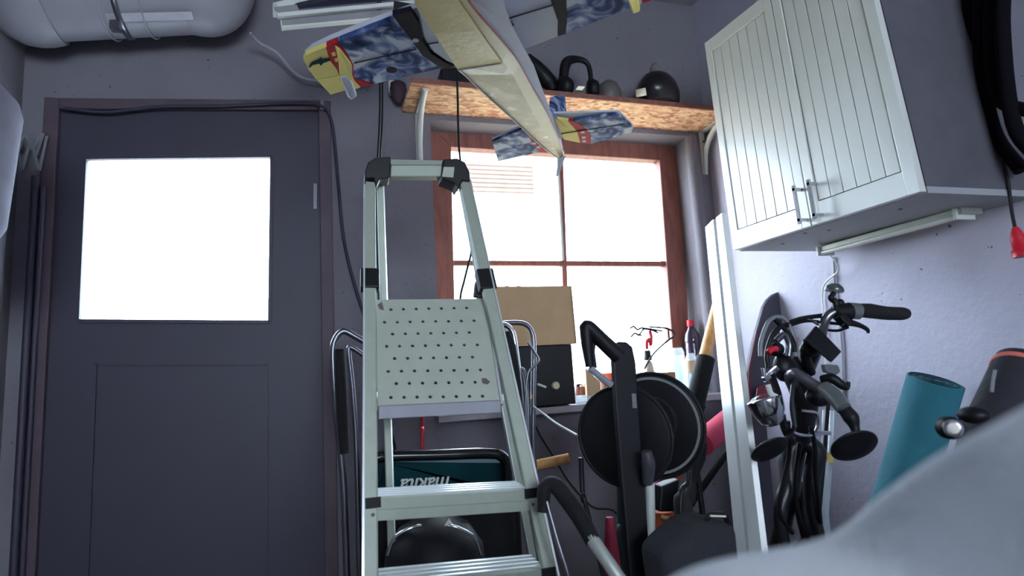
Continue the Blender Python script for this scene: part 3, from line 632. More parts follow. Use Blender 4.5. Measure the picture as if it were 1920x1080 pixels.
# lower steps outside the frame carry on down
for k in (0.52, 0.29):
    a, b = [lerp(p1, p0, (k-p1.z)/(p0.z-p1.z)) for p0, p1 in ((fl0, fl1), (fr0, fr1))] if False else (lerp(fl1, fl0, (k-fl1.z)/(fl0.z-fl1.z)), lerp(fr1, fr0, (k-fr1.z)/(fr0.z-fr1.z)))
    mk('step', G().bar(a+V(.012, .04, 0), b+V(-.012, .04, 0), .10, .006, side=(0, 1, 0)).bar(a+V(.012, -.013, -.012), b+V(-.012, -.013, -.012), .004, .03, side=(0, 1, 0)), M_LAD, lad)

# cords hanging from the shelf/ceiling behind the ladder
qc = [P(713, 150, 1.95), P(711, 300, 1.9)]
for i, dx in enumerate((0, 5)):
    cord('hanging_cord', ['left of two black cords hanging above the ladder cap', 'right of two black cords hanging above the ladder cap'][i], [V(P(713+dx, 150, 1.93).x, 1.93, ZC-.002), P(712+dx, 160, 1.93), P(708+dx, 300, 1.93), P(706+dx, 420, 1.93), P(712+dx, 600, 1.9)], .003, M_BLACK, 'cord')
cord('hanging_cord', 'single black cord hanging in front of the window frame down past the ladder', [V(P(857, 100, 1.93).x, 1.93, ZC-.002), P(857, 150, 1.93), P(859, 230, 1.93), P(863, 300, 1.93), P(884, 420, 1.9), P(884, 470, 1.9), P(872, 520, 1.9), P(862, 575, 1.9), P(868, 700, 1.9)], .004, M_BLACK, 'cord')

# ------------------------------------------------------------------ things on the shelf
ZT = ZS+.018+.001
def rest(o, z):  # set an object's base on a height (only vertical)
    o.location.z = z; return o
sh = lambda px, py=150, Y=2.14: P(px, py, Y)
Y0 = 2.10
a = thing('ear_defenders', 'black ear defenders with an arched headband on the shelf', 'ear defenders', V(P(1075, 150, Y0).x, Y0, ZT))
x0, x1 = P(1058, 140, Y0).x, P(1104, 140, Y0).x
z1 = P(1080, 106, Y0).z
mk('headband', G().tube([V(x0-.01, Y0, ZT+.05), V(x0+.012, Y0, z1-.035), V((x0+x1)/2+.012, Y0, z1-.012), V(x1+.002, Y0, z1-.035), V(x1+.008, Y0, ZT+.05)], [.018, .022, .013, .010, .010], 12), M_BLACK, a)
mk('ear_cup', G().lathe([(.01, -.03), (.040, -.024), (.044, 0), (.036, .02), (.01, .024)], V(x0, Y0, ZT+.0445), (1, .2, 0), 20), M_BLACK, a)
mk('ear_cup', G().lathe([(.01, -.022), (.040, -.02), (.044, 0), (.036, .02), (.01, .026)], V(x1+.012, Y0, ZT+.0445), (1, -.2, 0), 20), M_BLACK, a)
mk('black_cloth_bag', G().tube([P(990, 104, 2.14), P(1002, 122, 2.14), P(1018, 142, 2.14), P(1030, 156, 2.14), P(1036, 170, 2.14)], [.012, .028, .036, .034, .02], 18), M_BLACK, label='limp black cloth bag lying on the shelf beside the hull', cat='bag')
x = P(1146, 150, Y0).x
mk('round_jar', G().lathe([(.034, 0), (.050, .014), (.054, .05), (.042, .086), (.018, .105), (.004, .108)], V(x, Y0+.03, ZT), seg=24), mat('dim_jar', (92, 88, 84), 0.5), label='dim grey round ball shaped jar between ear defenders and dark flask', cat='jar')
x = P(1233, 150, Y0).x
fl = thing('flask', 'wide dark rounded flask with a ribbed cap at the right of the shelf', 'flask', V(x, Y0+.01, ZT))
zf = P(1233, 138, Y0).z-ZT
mk('body', G().lathe([(.095, 0), (.116, zf*.12), (.122, zf*.35), (.110, zf*.62), (.080, zf*.85), (.042, zf*.97), (.024, zf)], V(x, Y0+.01, ZT), seg=36, squash=.75), mat('dark_glass', (26, 22, 26), 0.3), fl)
mk('cap', G().lathe([(.024, zf+.0), (.025, zf+.008), (.022, zf+.010), (.025, zf+.013), (.025, zf+.020), (.022, zf+.022), (.024, zf+.025), (.022, zf+.034), (.010, zf+.052), (.003, zf+.056)], V(x, Y0+.01, ZT), seg=24), mat('grey_cap', (112, 108, 106), 0.5), fl, label='grey ribbed cap')
x = P(1203, 172, 2.03).x
rl = thing('tape_roll', 'small cream roll lying on its side at the shelf edge', 'roll', V(x, 2.03, ZT))
mk('roll', G().lathe([(.0125, -.02), (.0155, -.02), (.0155, .02), (.0125, .02), (.0125, -.02)], V(x, 2.035, ZT+.0155), (.75, -.55, 0), 20, cap=False), mat('cream', (226, 216, 190), 0.6), rl)
mk('core', G().lathe([(.0122, -.018), (.0122, .018)], V(x, 2.035, ZT+.0155), (.75, -.55, 0), 16), M_LABEL, rl)
x = P(1085, 166, 2.03).x
mk('paper_scrap', G().box((x-.014, 2.0, ZT), (x+.014, 2.03, ZT+.002)), M_LABEL, label='tiny white paper scrap at the front edge of the shelf', cat='paper')
x = P(880, 140, 2.1).x
mk('black_case', G().prism([V(x-.12, 2.06, ZT), V(x+.10, 2.06, ZT), V(x+.06, 2.06, ZT+.05), V(x-.02, 2.06, ZT+.075), V(x-.12, 2.06, ZT+.06)], (0, .12, 0)), M_BLACK, bevel=.006, label='black case on the shelf behind the tan hull', cat='case')
# little wall unit left of the shelf
wb = thing('wall_sensor', 'small white box with a dark mark under the left wing, beside the shelf', 'box', P(740, 176, 2.26))
mk('case', G().prism([P(728, 150, 2.26), P(752, 150, 2.26), P(751, 171, 2.26), P(729, 173, 2.26)], (0, .035, 0)), M_WMET, wb, bevel=.002)
mk('mark', G().prism([P(731, 164, 2.2595), P(735, 163, 2.2595), P(735, 168, 2.2595), P(731, 169, 2.2595)], (0, -.001, 0)), M_BLACK, wb)
mk('dark_pouch', G().lathe([(.008, 0), (.026, .02), (.034, .05), (.03, .085), (.014, .095)], P(748, 193, 2.25), (0, 0, 1), 14, squash=.5, sq=(1, 0, 0)), mat('maroon_dark', (54, 34, 46), 0.7), label='small dark maroon pouch on the wall just left of the shelf end', cat='pouch')

# ------------------------------------------------------------------ window sill things
ZSILL = 1.005
def sill_x(px, Y=2.33): return P(px, 700, Y).x
xa, xb_ = P(1004, 700, 2.20).x, P(1077, 700, 2.20).x
zt = P(1040, 647, 2.20).z
sp = thing('black_box', 'black box with a round pale knob on the window sill', 'box', V((xa+xb_)/2, 2.27, ZSILL))
xe = P(925, 700, 2.2).x
mk('case', G().box((xe, 2.205, ZSILL), (xb_, 2.34, zt)), M_BLACK, sp, bevel=.004)
c = P(1041, 723, 2.203)
mk('knob', G().lathe([(.016, 0), (.017, .006), (.013, .014)], c, (0, -1, 0), 18), mat('beige_knob', (196, 182, 150), 0.5), sp, label='round beige knob')
mk('badge', G().bar(P(1008, 720, 2.203), P(1024, 726, 2.203), .003, .008, side=(0, 1, 0)), M_WMET, sp)
xc, xd = P(900, 600, 2.2).x, P(1078, 645, 2.2).x
cb = thing('cardboard_box', 'tan cardboard box standing on the black box in front of the window', 'box', V((xc+xd)/2, 2.27, zt+.001))
q0 = [P(903, 537, 2.2), P(1070, 536, 2.2), V(P(1080, 645, 2.2).x, 2.2, zt+.0015), V(P(903, 645, 2.2).x, 2.2, zt+.0015)]
mk('carton', G().prism(q0, (0, .10, 0)), M_CARD, cb, bevel=.002)
mk('carton_edge', G().bar(q0[1]+V(0, -.001, 0), q0[2]+V(0, -.001, 0), .003, .006, side=(0, 1, 0)), mat('card_edge', (150, 118, 86), 0.9), cb)
mk('wire_handle', G().tube([q0[0]+V(.09, .05, -.001), q0[0]+V(.12, .05, .008), q0[0]+V(.16, .05, .008), q0[0]+V(.19, .05, -.001)], .002, 6), M_PINE, cb)
def bottle(name, label, x, y, prof, m, cat='bottle', seg=24, par=None, z=ZSILL):
    return mk(name, G().lathe(prof, V(x, y, z), seg=seg), m, par, label=label, cat=cat)
# small containers between the box and the reel handle
x = P(1092, 748, 2.25).x
cp = thing('clear_tub', 'low clear plastic tub at the sill edge beside the black box', 'tub', V(x, 2.25, ZSILL))
mk('tub', G().box((x-.035, 2.215, ZSILL), (x+.035, 2.285, ZSILL+.022)), M_PLAST, cp, bevel=.004)
mk('lid', G().box((x-.038, 2.212, ZSILL+.0225), (x+.038, 2.288, ZSILL+.028)), M_PLAST, cp, bevel=.002)
x = P(1086, 710, 2.36).x
jr = thing('jam_jar', 'small reddish brown jar standing behind the clear tub', 'jar', V(x, 2.36, ZSILL))
mk('jar', G().lathe([(.022, 0), (.028, .006), (.028, .05), (.022, .06)], V(x, 2.36, ZSILL), seg=20), mat('brown_jar', (138, 84, 70), 0.3), jr)
mk('lid', G().lathe([(.025, .0605), (.025, .072), (.022, .074)], V(x, 2.36, ZSILL), seg=20), M_CHROME, jr)
mk('net_bag', G().ball(V(x+.004, 2.375, ZSILL+.125), .024, .02, .05, 14), M_PLAST, label='pale bluish net bag hanging against the pane beside the cardboard box', cat='bag')
x = P(1112, 720, 2.28).x
mk('carton_open', G().prism([P(1098, 690, 2.24), P(1125, 715, 2.24), V(P(1125, 715, 2.24).x, 2.24, ZSILL), V(P(1098, 700, 2.24).x, 2.24, ZSILL)], (.03, .09, 0)), M_CARD, label='small open cardboard carton behind the cable reel handle', cat='carton')
x = P(1138, 700, 2.36).x
pk = thing('paint_tub', 'tub with orange and white label seen through the reel handle', 'tub', V(x, 2.37, ZSILL))
mk('tub', G().lathe([(.03, 0), (.034, .05), (.035, .082)], V(x, 2.37, ZSILL), seg=24), mat('brown_tub', (140, 96, 72), 0.5), pk)
mk('label_band', G().lathe([(.0355, .083), (.036, .108), (.0355, .11)], V(x, 2.37, ZSILL), seg=24), mat('vivid_orange', (236, 92, 30), 0.4), pk, label='vivid orange band')
mk('lid', G().lathe([(.036, .1105), (.036, .122), (.033, .126)], V(x, 2.37, ZSILL), seg=24), M_PLAST, pk)
# trigger spray with red head
x = P(1218, 700, 2.34).x
spb = thing('spray_bottle', 'pale spray bottle with black neck and red trigger on the sill', 'bottle', V(x, 2.34, ZSILL))
zz1 = P(1218, 676, 2.34).z
mk('bottle', G().lathe([(.026, 0), (.03, .01), (.03, zz1-ZSILL-.045), (.024, zz1-ZSILL-.012), (.012, zz1-ZSILL)], V(x, 2.34, ZSILL), seg=24, squash=.7), mat('milky', (176, 166, 152), 0.6), spb)
mk('neck', G().lathe([(.018, 0), (.018, .012), (.015, .022), (.014, .045)], V(x-.002, 2.34, zz1+.0005), seg=16), M_BLACK, spb)
mk('trigger', G().tube([P(1213, 655, 2.33), P(1213, 640, 2.325), P(1218, 637, 2.325), P(1220, 648, 2.33)], .008, 8).tube([P(1220, 648, 2.33), P(1221, 632, 2.33), P(1218, 620, 2.33)], .008, 8), M_REDP, spb, label='red trigger')
# wire frame hanging before the window
wf = thing('wire_frame', 'twisted thin black wire frame against the bright pane above the spray bottle', 'wire', P(1220, 620, 2.3))
for pts in (((1181, 616), (1188, 612), (1195, 618), (1204, 615), (1225, 618), (1242, 621)), ((1183, 632), (1190, 625), (1198, 628), (1206, 618), (1214, 616)), ((1218, 613), (1235, 614), (1250, 616), (1262, 622), (1263, 630), (1250, 640), (1225, 664), (1208, 692)), ((1253, 618), (1254, 634)), ((1210, 617), (1222, 619), (1234, 624)), ((1196, 627), (1203, 629))):
    mk('wire', G().tube(T([(a, b, 2.30) for a, b in pts]), .0042, 6), M_BLACK, wf)
# bottles at the right end
x = P(1300, 660, 2.37).x; z6 = P(1300, 612, 2.37).z-ZSILL
cb2 = thing('cola_bottle', 'dark ribbed plastic bottle with red cap at the right end of the sill', 'bottle', V(x, 2.37, ZSILL))
M_COLA = mat('cola', (44, 34, 52), 0.12, coat=.6)
rr = .037
mk('bottle', G().lathe([(.028, 0), (rr, .012)] + [(rr-.002*(k % 2), .012+.012*k) for k in range(1, int((z6-.06)/.012))] + [(rr, z6-.06), (.033, z6-.035), (.022, z6-.014), (.014, z6-.002), (.014, z6)], V(x, 2.37, ZSILL), seg=28), M_COLA, cb2)
mk('cap', G().lathe([(.0175, z6+.0005), (.0175, z6+.026), (.015, z6+.030)], V(x, 2.37, ZSILL), seg=18), M_REDP, cb2, label='red screw cap')
x = P(1297, 690, 2.28).x; hl = P(1297, 662, 2.28).z-ZSILL
wb2 = thing('water_bottle', 'clear plastic bottle with cream label in front of the cola bottle', 'bottle', V(x, 2.28, ZSILL))
mk('bottle', G().lathe([(.022, 0), (.027, .01), (.027, hl-.03), (.018, hl-.008), (.013, hl)], V(x, 2.28, ZSILL), seg=24), M_PLAST, wb2)
mk('label_band', G().lathe([(.0275, hl-.085), (.0278, hl-.08), (.0278, hl-.036), (.0275, hl-.032)], V(x, 2.28, ZSILL), seg=24), mat('cream_label', (208, 176, 140), 0.6), wb2, label='cream label')
x = P(1273, 690, 2.26).x; hl = P(1270, 668, 2.26).z-ZSILL
mk('plastic_cup', G().lathe([(.018, 0), (.027, hl), (.0285, hl), (.0285, hl+.004), (.0255, hl+.004), (.0165, .002)], V(x, 2.26, ZSILL), seg=24, cap=False), M_PLAST, label='clear plastic cup left of the bottles on the sill', cat='cup')
x = P(1268, 640, 2.36).x; hl = P(1275, 652, 2.36).z-ZSILL
mk('clear_jar', G().lathe([(.026, 0), (.03, .01), (.03, hl-.02), (.022, hl)], V(x, 2.36, ZSILL), seg=24), M_PLAST, label='clear ridged jar behind the plastic cup on the sill', cat='jar')
x = P(1254, 720, 2.22).x
mk('small_carton', G().box((x-.035, 2.21, ZSILL), (x+.03, 2.26, P(1250, 698, 2.22).z)), M_CARD, bevel=.002, label='small brown carton on the sill behind the cable reel rim', cat='carton')

# ------------------------------------------------------------------ folded chair behind the ladder
ch = thing('folding_chair', 'folded tubular garden chair with black foam arms behind the ladder', 'chair', (0.3, 1.9, 0))
YC = 1.85
def fl_(px, py, Y): p = P(px, py, Y); return V(p.x, Y, .012)
mk('side_frame', G().tube([P(690, 645, YC), P(668, 632, YC), P(645, 621, YC), P(630, 634, YC), P(624, 665, YC), P(630, 760, YC), P(642, 880, YC), P(648, 1000, YC), fl_(655, 1080, YC)], .010, 12), M_STEEL, ch)
mk('armrest', G().tube([P(636, 655, YC-.012), P(638, 700, YC-.012), P(642, 780, YC-.012), P(646, 850, YC-.012)], [.016, .0185, .0185, .014], 14), M_FOAM, ch, label='black foam armrest')
mk('inner_frame', G().tube([P(682, 666, YC+.04), P(660, 652, YC+.04), P(654, 660, YC+.04), P(662, 740, YC+.04), P(670, 900, YC+.04), fl_(672, 1000, YC+.04)], .008, 10), M_STEEL, ch)
mk('side_frame', G().tube([P(925, 608, YC), P(960, 605, YC), P(985, 608, YC), P(998, 625, YC), P(1001, 660, YC), P(1000, 760, YC), P(1003, 900, YC), fl_(1010, 1000, YC)], .0085, 12), M_STEEL, ch)
mk('arm_bend', G().tube([P(930, 610, YC-.03), P(948, 610, YC-.03), P(960, 622, YC-.03), P(966, 650, YC-.03), P(976, 740, YC-.03), P(985, 900, YC-.03), fl_(992, 1000, YC-.03)], .0095, 12), M_CHROME, ch)
mk('armrest', G().tube([P(948, 622, YC-.05), P(956, 650, YC-.05), P(966, 720, YC-.05), P(975, 800, YC-.05)], [.014, .019, .019, .015], 14), M_FOAM, ch, label='black foam armrest')
mk('latch_rod', G().tube([P(990, 642, YC-.04), P(1002, 660, YC-.04), P(1010, 676, YC-.04), P(998, 690, YC-.04), P(989, 705, YC-.04), P(986, 760, YC-.04), P(988, 850, YC-.04)], .004, 8), M_STEEL, ch)
mk('inner_frame', G().tube([P(972, 690, YC-.02), P(984, 700, YC-.02), P(990, 760, YC-.02), P(992, 860, YC-.02), fl_(996, 1000, YC-.02)], .007, 10), M_STEEL, ch)
mk('yellow_tag', G().bar(P(996, 740, YC-.01), P(996, 748, YC-.01), .004, .004), M_YEL, ch)
mk('cross_bar', G().tube([V(P(655, 1080, YC).x, YC, .012), V(P(1010, 1000, YC).x, YC, .012)], .010, 10, False), M_STEEL, ch)
cord('red_cable', 'short red cable hanging under the ladder platform', [P(789, 700, 2.15), P(791, 770, 2.15), P(793, 810, 2.15), P(792, 850, 2.12), V(P(792, 850, 2.12).x, 2.12, .006)], .006, M_REDP)
cord('dark_lead', 'dark lead crossing below the ladder platform left side', T([(722, 700, 2.1), (728, 780, 2.1), (742, 850, 2.1), (748, 960, 2.1)]) + [V(P(748, 960, 2.1).x, 2.1, .006)], .005, M_RUB)
dw = mk('wooden_dowel', G().tube([P(930, 888, 1.92), P(1067, 859, 1.86)], .0165, 16, False), M_PINE, label='short pale wooden dowel poking out right of the ladder', cat='dowel', bevel=.002)

# ------------------------------------------------------------------ teal garden machine behind the ladder
mw = thing('garden_machine', 'dark teal boxy garden machine with black bar handle behind the ladder', 'machine', (0.3, 1.75, 0))
YM = 1.72
mq = [P(706, 930, YM), P(962, 930, YM), P(945, 868, YM), P(722, 866, YM)]
mk('hood', G().prism([V(mq[0].x-.01, YM, mq[0].z-.04), V(mq[1].x+.01, YM, mq[0].z-.04), mq[1], mq[2], mq[3], mq[0]], (0, .28, 0)), M_TEAL, mw, bevel=.02, segs=4)
mk('base', G().box((mq[0].x-.02, YM-.01, .045), (mq[1].x+.02, YM+.30, mq[0].z-.045)), M_BLACK, mw, bevel=.02, segs=3)
for wx in (mq[0].x+.05, mq[1].x-.05):
    for wy in (YM+.03, YM+.26): mk('wheel', G().lathe([(.018, -.012), (.022, -.008), (.022, .008), (.018, .012)], V(wx, wy, .0225), (1, 0, 0), 16), M_RUB, mw)
mk('bar_handle', G().tube([P(700, 900, YM-.04), P(702, 866, YM-.05), P(722, 856, YM-.05), P(820, 853, YM-.05), P(915, 850, YM-.05), P(940, 855, YM-.05), P(949, 872, YM-.04), P(950, 905, YM-.03)], .0155, 14), mat('gloss_black', (20, 20, 24), 0.2), mw)
tl, tr = P(844, 894, YM-.001), P(748, 899, YM-.001)
upv = (P(800, 912, YM)-P(800, 893, YM)); 
mk('lettering', text_geo('makita', tl, (tr-tl), upv, .052, shear=.25, bold=.0010), M_WMET, mw, label='white italic letters upside down')
# round black container seen between the lowest steps
ct = thing('round_canister', 'glossy black round canister with modelled highlight arcs seen between the two lowest ladder steps', 'canister', V(P(815, 1000, 1.55).x, 1.56, 0))
cc = V(P(815, 1000, 1.55).x, 1.56, 0); zt2 = P(815, 965, 1.55).z
mk('body', G().lathe([(.10, 0), (.12, .02), (.13, zt2-.16), (.122, zt2-.08), (.09, zt2-.03), (.05, zt2-.008), (.01, zt2)], cc, seg=36), mat('satin_black', (12, 12, 18), 0.55, spec=.3), ct)
for s in (-1, 1):
    mk('highlight_arc', G().tube([P(815+s*25, 985, 1.42), P(815+s*45, 990, 1.415), P(815+s*75, 1008, 1.42), P(815+s*88, 1040, 1.43)], .004, 8), M_CHROME, ct)  # highlights on the canister built as chrome tubes
mk('triangle_highlight', G().prism([P(842, 972, 1.42), P(850, 985, 1.42), P(834, 986, 1.42)], (0, .004, 0)), M_LABEL, ct)  # white triangle modelled as a highlight on the black body

# ------------------------------------------------------------------ cable reel on a stand
rel = thing('cable_reel', 'big black cable reel on a tubular stand below the window', 'cable reel', V(.75, 1.42, 0))
cA, cB = P(1170, 818, 1.30), P(1224, 797, 1.43)
axr = (cB-cA).normalized()
RA = 92/FPX*(cA-CAM).dot(FW); RB = 96/FPX*(cB-CAM).dot(FW)
L = (cB-cA).length
def disc(c, R, nm, extra=False):
    d = mk(nm, G().lathe([(.03, -.004), (R-.006, -.004), (R, -.001), (R, .003), (R-.006, .006), (.03, .004)], c, axr, 48), M_BLACK, rel)
    mk('rim', G().tube([c+(axr.orthogonal().normalized()*math.cos(k*math.pi/24)+axr.cross(axr.orthogonal().normalized())*math.sin(k*math.pi/24))*R for k in range(48)], .005, 8, False, closed=True), M_RUB, d)
    return d
disc(cA, RA, 'flange'); db = disc(cB, RB, 'flange')
mk('rim_stripe', G().lathe([(RB-.016, -.0062), (RB-.011, -.0066), (RB-.009, -.0062)], cB, axr, 48, cap=False), M_GREY, db)
mk('drum', G().lathe([(RA*.5, .006), (RA*.5, L-.006)], cA, axr, 32), M_BLACK, rel)
g = G(); o1 = axr.orthogonal().normalized(); o2 = axr.cross(o1); pts = []
for k in range(24*7):
    a = k/24*2*math.pi; pts.append(cA+axr*(.014+(L-.03)*k/(24*7))+(o1*math.cos(a)+o2*math.sin(a))*(RA*.5+.012+.008*math.sin(k*.07)))
mk('wound_cable', G().tube(pts, .007, 6, False), M_RUB, rel, label='black cable wound on the drum')
Yp = 1.235
mk('post', G().prism([P(1149, 662, Yp), P(1152, 648, Yp), P(1162, 640, Yp), P(1176, 641, Yp), P(1187, 650, Yp), P(1193, 680, Yp), P(1201, 800, Yp), P(1222, 1080, Yp), V(P(1226, 1080, Yp).x+.02, Yp, .01), V(P(1184, 1080, Yp).x+.02, Yp, .01), P(1182, 1080, Yp), P(1166, 900, Yp), P(1155, 760, Yp)], (0, .018, 0)), M_BLACK, rel, bevel=.004)
mk('handle', G().tube([P(1160, 668, Yp), P(1130, 640, Yp), P(1103, 614, Yp), P(1099, 620, Yp), P(1101, 650, Yp), P(1106, 688, Yp)], [.019, .018, .017, .015, .013, .010], 12), M_BLACK, rel)
mk('handle_brace', G().tube([P(1106, 690, Yp), P(1125, 706, Yp), P(1146, 722, Yp)], .0085, 10), mat('grey_plastic', (128, 130, 138), 0.5), rel, label='grey handle brace')
mk('handle_web', G().prism([P(1098, 625, Yp+.003), P(1118, 640, Yp+.003), P(1116, 660, Yp+.003), P(1120, 690, Yp+.003), P(1104, 684, Yp+.003)], (0, .010, 0)), M_BLACK, rel)
mk('paper_tag', G().prism([P(1184, 738, Yp-.001), P(1192, 738, Yp-.001), P(1194, 765, Yp-.001), P(1186, 765, Yp-.001)], (0, -.001, 0)), mat('grey_tag', (110, 106, 110), 0.6), rel)
mk('crank_knob', G().tube([P(1214, 905, Yp-.02), P(1216, 870, Yp-.04), P(1212, 846, Yp-.045)], [.012, .015, .011], 12), mat('dark_knob', (58, 56, 62), 0.5), rel)
mk('socket_cover', G().lathe([(.055, 0), (.058, .006), (.052, .012)], P(1228, 790, 1.27), -axr, 28), M_RUB, rel)
mk('axle', G().tube([cA-axr*.05, cB+axr*.03], .012, 10, False), M_BLACK, rel)
def leg(nm, pts, r, m, last):
    pp = T(pts); e = pp[-1]; pp.append(V(e.x+last[0], e.y+last[1], r+.002)); return mk(nm, G().tube(pp, r, 10), m, rel)
leg('leg', [(1089, 858, 1.36), (1091, 900, 1.36), (1094, 940, 1.35), (1108, 985, 1.34)], .006, M_BLACK, (.14, -.02))
leg('leg', [(1166, 900, 1.33), (1168, 980, 1.32), (1174, 1060, 1.31)], .013, mat('dark_green', (36, 48, 46), 0.5), (.05, -.02))
leg('leg', [(1296, 820, 1.52), (1290, 900, 1.5), (1276, 980, 1.48)], .007, M_BLACK, (-.02, .0))
mk('white_pole', G().tube([P(1219, 870, 1.66), P(1222, 1078, 1.64), V(P(1222, 1078, 1.64).x+.01, 1.63, .014)], .013, 14, False), M_WMET, label='thin white pole standing behind the cable reel post', cat='pole')
# foam gripped trolley handle in front
tr = thing('trolley', 'folded trolley with thick black foam handle leaning right of the ladder', 'trolley', V(.64, 1.03, 0))
mk('foam_grip', G().tube(T([(1018, 960, 1.17), (1022, 916, 1.17), (1040, 910, 1.165), (1062, 935, 1.15), (1090, 975, 1.12), (1112, 1015, 1.09)]), [.012, .015, .017, .017, .017, .015], 16), M_FOAM, tr)
e = P(1170, 1100, 1.02)
mk('tube', G().tube([P(1108, 1008, 1.093), P(1165, 1090, 1.03), V(e.x+.22, 1.02, .015)], .013, 14, False), M_ALU, tr, label='bare aluminium tube')
mk('thin_tube', G().tube([P(1022, 930, 1.165), P(1044, 1010, 1.14), P(1066, 1080, 1.12), V(P(1066, 1080, 1.12).x+.16, 1.08, .01)], .0045, 10, False), M_STEEL, tr)
mk('base_plate', G().box((e.x+.07, .96, .0), (e.x+.22, 1.06, .012)), M_BLACK, tr)
cord('pale_rope', 'thin pale rope running from the chair down to the cable reel', T([(1000, 762, 1.8), (1018, 775, 1.75), (1045, 795, 1.6), (1082, 816, 1.45)]), .003, M_WMET, 'rope')
cord('thin_dark_cable', 'thin dark cable sagging on the wall below the sill', T([(1000, 790, 2.27), (1015, 820, 2.28), (1040, 860, 2.28), (1068, 905, 2.28), (1110, 950, 2.27), (1165, 985, 2.26)]) + [V(1.0, 2.2, .006)], .003, M_RUB)
# red and orange things low behind the reel
mk('red_cone', G().lathe([(.085, 0), (.08, .03), (.045, .42), (.012, P(1150, 972, 1.75).z)], V(P(1150, 1000, 1.75).x, 1.77, 0), seg=24), mat('dark_red', (150, 34, 62), 0.7), label='dark red cone shaped cover low between trolley and cable reel', cat='cover')
ob = thing('orange_bag', 'orange bag slumped on the floor right of the white pole', 'bag', V(P(1262, 1000, 1.75).x, 1.78, 0))
x = P(1262, 1000, 1.75).x; zt3 = P(1262, 962, 1.75).z
mk('sack', G().lathe([(.10, 0), (.115, .06), (.10, zt3*.6), (.062, zt3*.88), (.045, zt3)], V(x, 1.80, 0), seg=22, squash=.8), mat('dull_orange', (176, 84, 52), 0.8, bump=.5, bscale=14), ob)
mk('fold', G().tube(T([(1240, 968, 1.72), (1262, 975, 1.70), (1288, 985, 1.72)]), .008, 8), M_PINE, ob)
mk('black_pouch', G().prism([P(1240, 912, 1.7), P(1275, 898, 1.7), P(1268, 960, 1.7), P(1236, 960, 1.7)], (0, .05, 0)), M_BLACK, bevel=.006, label='black square pouch resting on top of the orange bag', cat='pouch')
mk('pink_wrap', G().tube([P(1232, 945, 1.90), P(1240, 912, 1.88), P(1249, 878, 1.86)], [.022, .024, .018], 12), M_PINK, label='small pink foam piece just behind the white pole top', cat='foam')
mk('yellow_tip', G().ball(P(1272, 893, 1.72), .010, .01, .014, 10), M_ORANGE, label='small orange tip showing under the reel rim', cat='cap')
# dark holdall in front of the planks
hb = thing('dark_holdall', 'dark bag with a carry handle low in front of the white boards', 'bag', V(P(1310, 1030, 1.42).x, 1.42, 0))
mk('bag_body', G().prism([V(P(1240, 1080, 1.08).x+.07, 1.08, .0), V(P(1385, 1080, 1.08).x, 1.08, 0), P(1385, 985, 1.08), P(1330, 975, 1.08), P(1300, 985, 1.08), P(1240, 1040, 1.08)], (0, .10, 0)), mat('dark_fabric', (34, 34, 40), 0.9, bump=.3, bscale=90), hb, bevel=.02, segs=3)
mk('carry_handle', G().tube(T([(1318, 988, 1.10), (1328, 968, 1.09), (1345, 965, 1.09), (1360, 968, 1.09), (1366, 988, 1.10)]), .006, 8), M_BLACK, hb)
mk('handle_shine', G().bar(P(1332, 967, 1.083), P(1360, 968, 1.083), .003, .005), M_LABEL, hb, label='painted highlight on the handle')  # pale strip modelled as the glint on the handle
# poles and rolls right of the reel
wpole = thing('wooden_pole', 'varnished wooden pole with a thick black grip beside the window', 'pole', V(1.3, 1.95, 0))
a0, a1 = P(1352, 548, 2.0), P(1318, 682, 1.93); e = P(1296, 800, 1.88)
mk('shaft', G().tube([a0, a1], .022, 16, False), M_PINE, wpole)
mk('lower_tube', G().tube([a1, e, V(e.x+.02, 1.86, .012)], [.016, .011, .010], 12, False), M_BLACK, wpole)
mk('black_grip', G().tube([P(1323, 672, 1.925), P(1302, 762, 1.89)], .0345, 18, False), M_FOAM, wpole, bevel=.003, label='thick black foam grip')
mk('grip_end', G().tube([P(1315, 760, 1.88), P(1303, 800, 1.87), P(1300, 830, 1.86)], [.016, .012, .009], 10), M_BLACK, wpole)
st_ = thing('black_strap_bag', 'narrow black bag pinched by a strap hanging below the pole grip', 'bag', V(P(1290, 960, 1.78).x, 1.78, 0))
mk('bag', G().tube([P(1310, 830, 1.62), P(1306, 860, 1.61), P(1304, 885, 1.6), P(1300, 905, 1.6), P(1290, 935, 1.6), P(1283, 975, 1.6), V(P(1283, 975, 1.6).x+.03, 1.6, .05)], [.025, .026, .013, .009, .023, .028, .04], 14), mat('black_cloth', (26, 25, 30), 0.9), st_)
mk('buckle', G().bar(P(1300, 836, 1.59), P(1318, 833, 1.59), .004, .008), M_GREY, st_)
mk('pink_mat_roll', G().tube([P(1316, 832, 1.95), P(1390, 770, 2.05)], [.046, .046], 24, False), M_PINK, label='pink foam mat roll between the reel and the white boards', cat='mat', bevel=.003)
mk('dark_stick', G().tube([P(1372, 835, 2.0), P(1282, 965, 2.1), V(P(1282, 965, 2.1).x-.12, 2.2, .012)], .013, 12, False), M_BLACK, label='dark stick leaning diagonally behind the white boards', cat='stick')

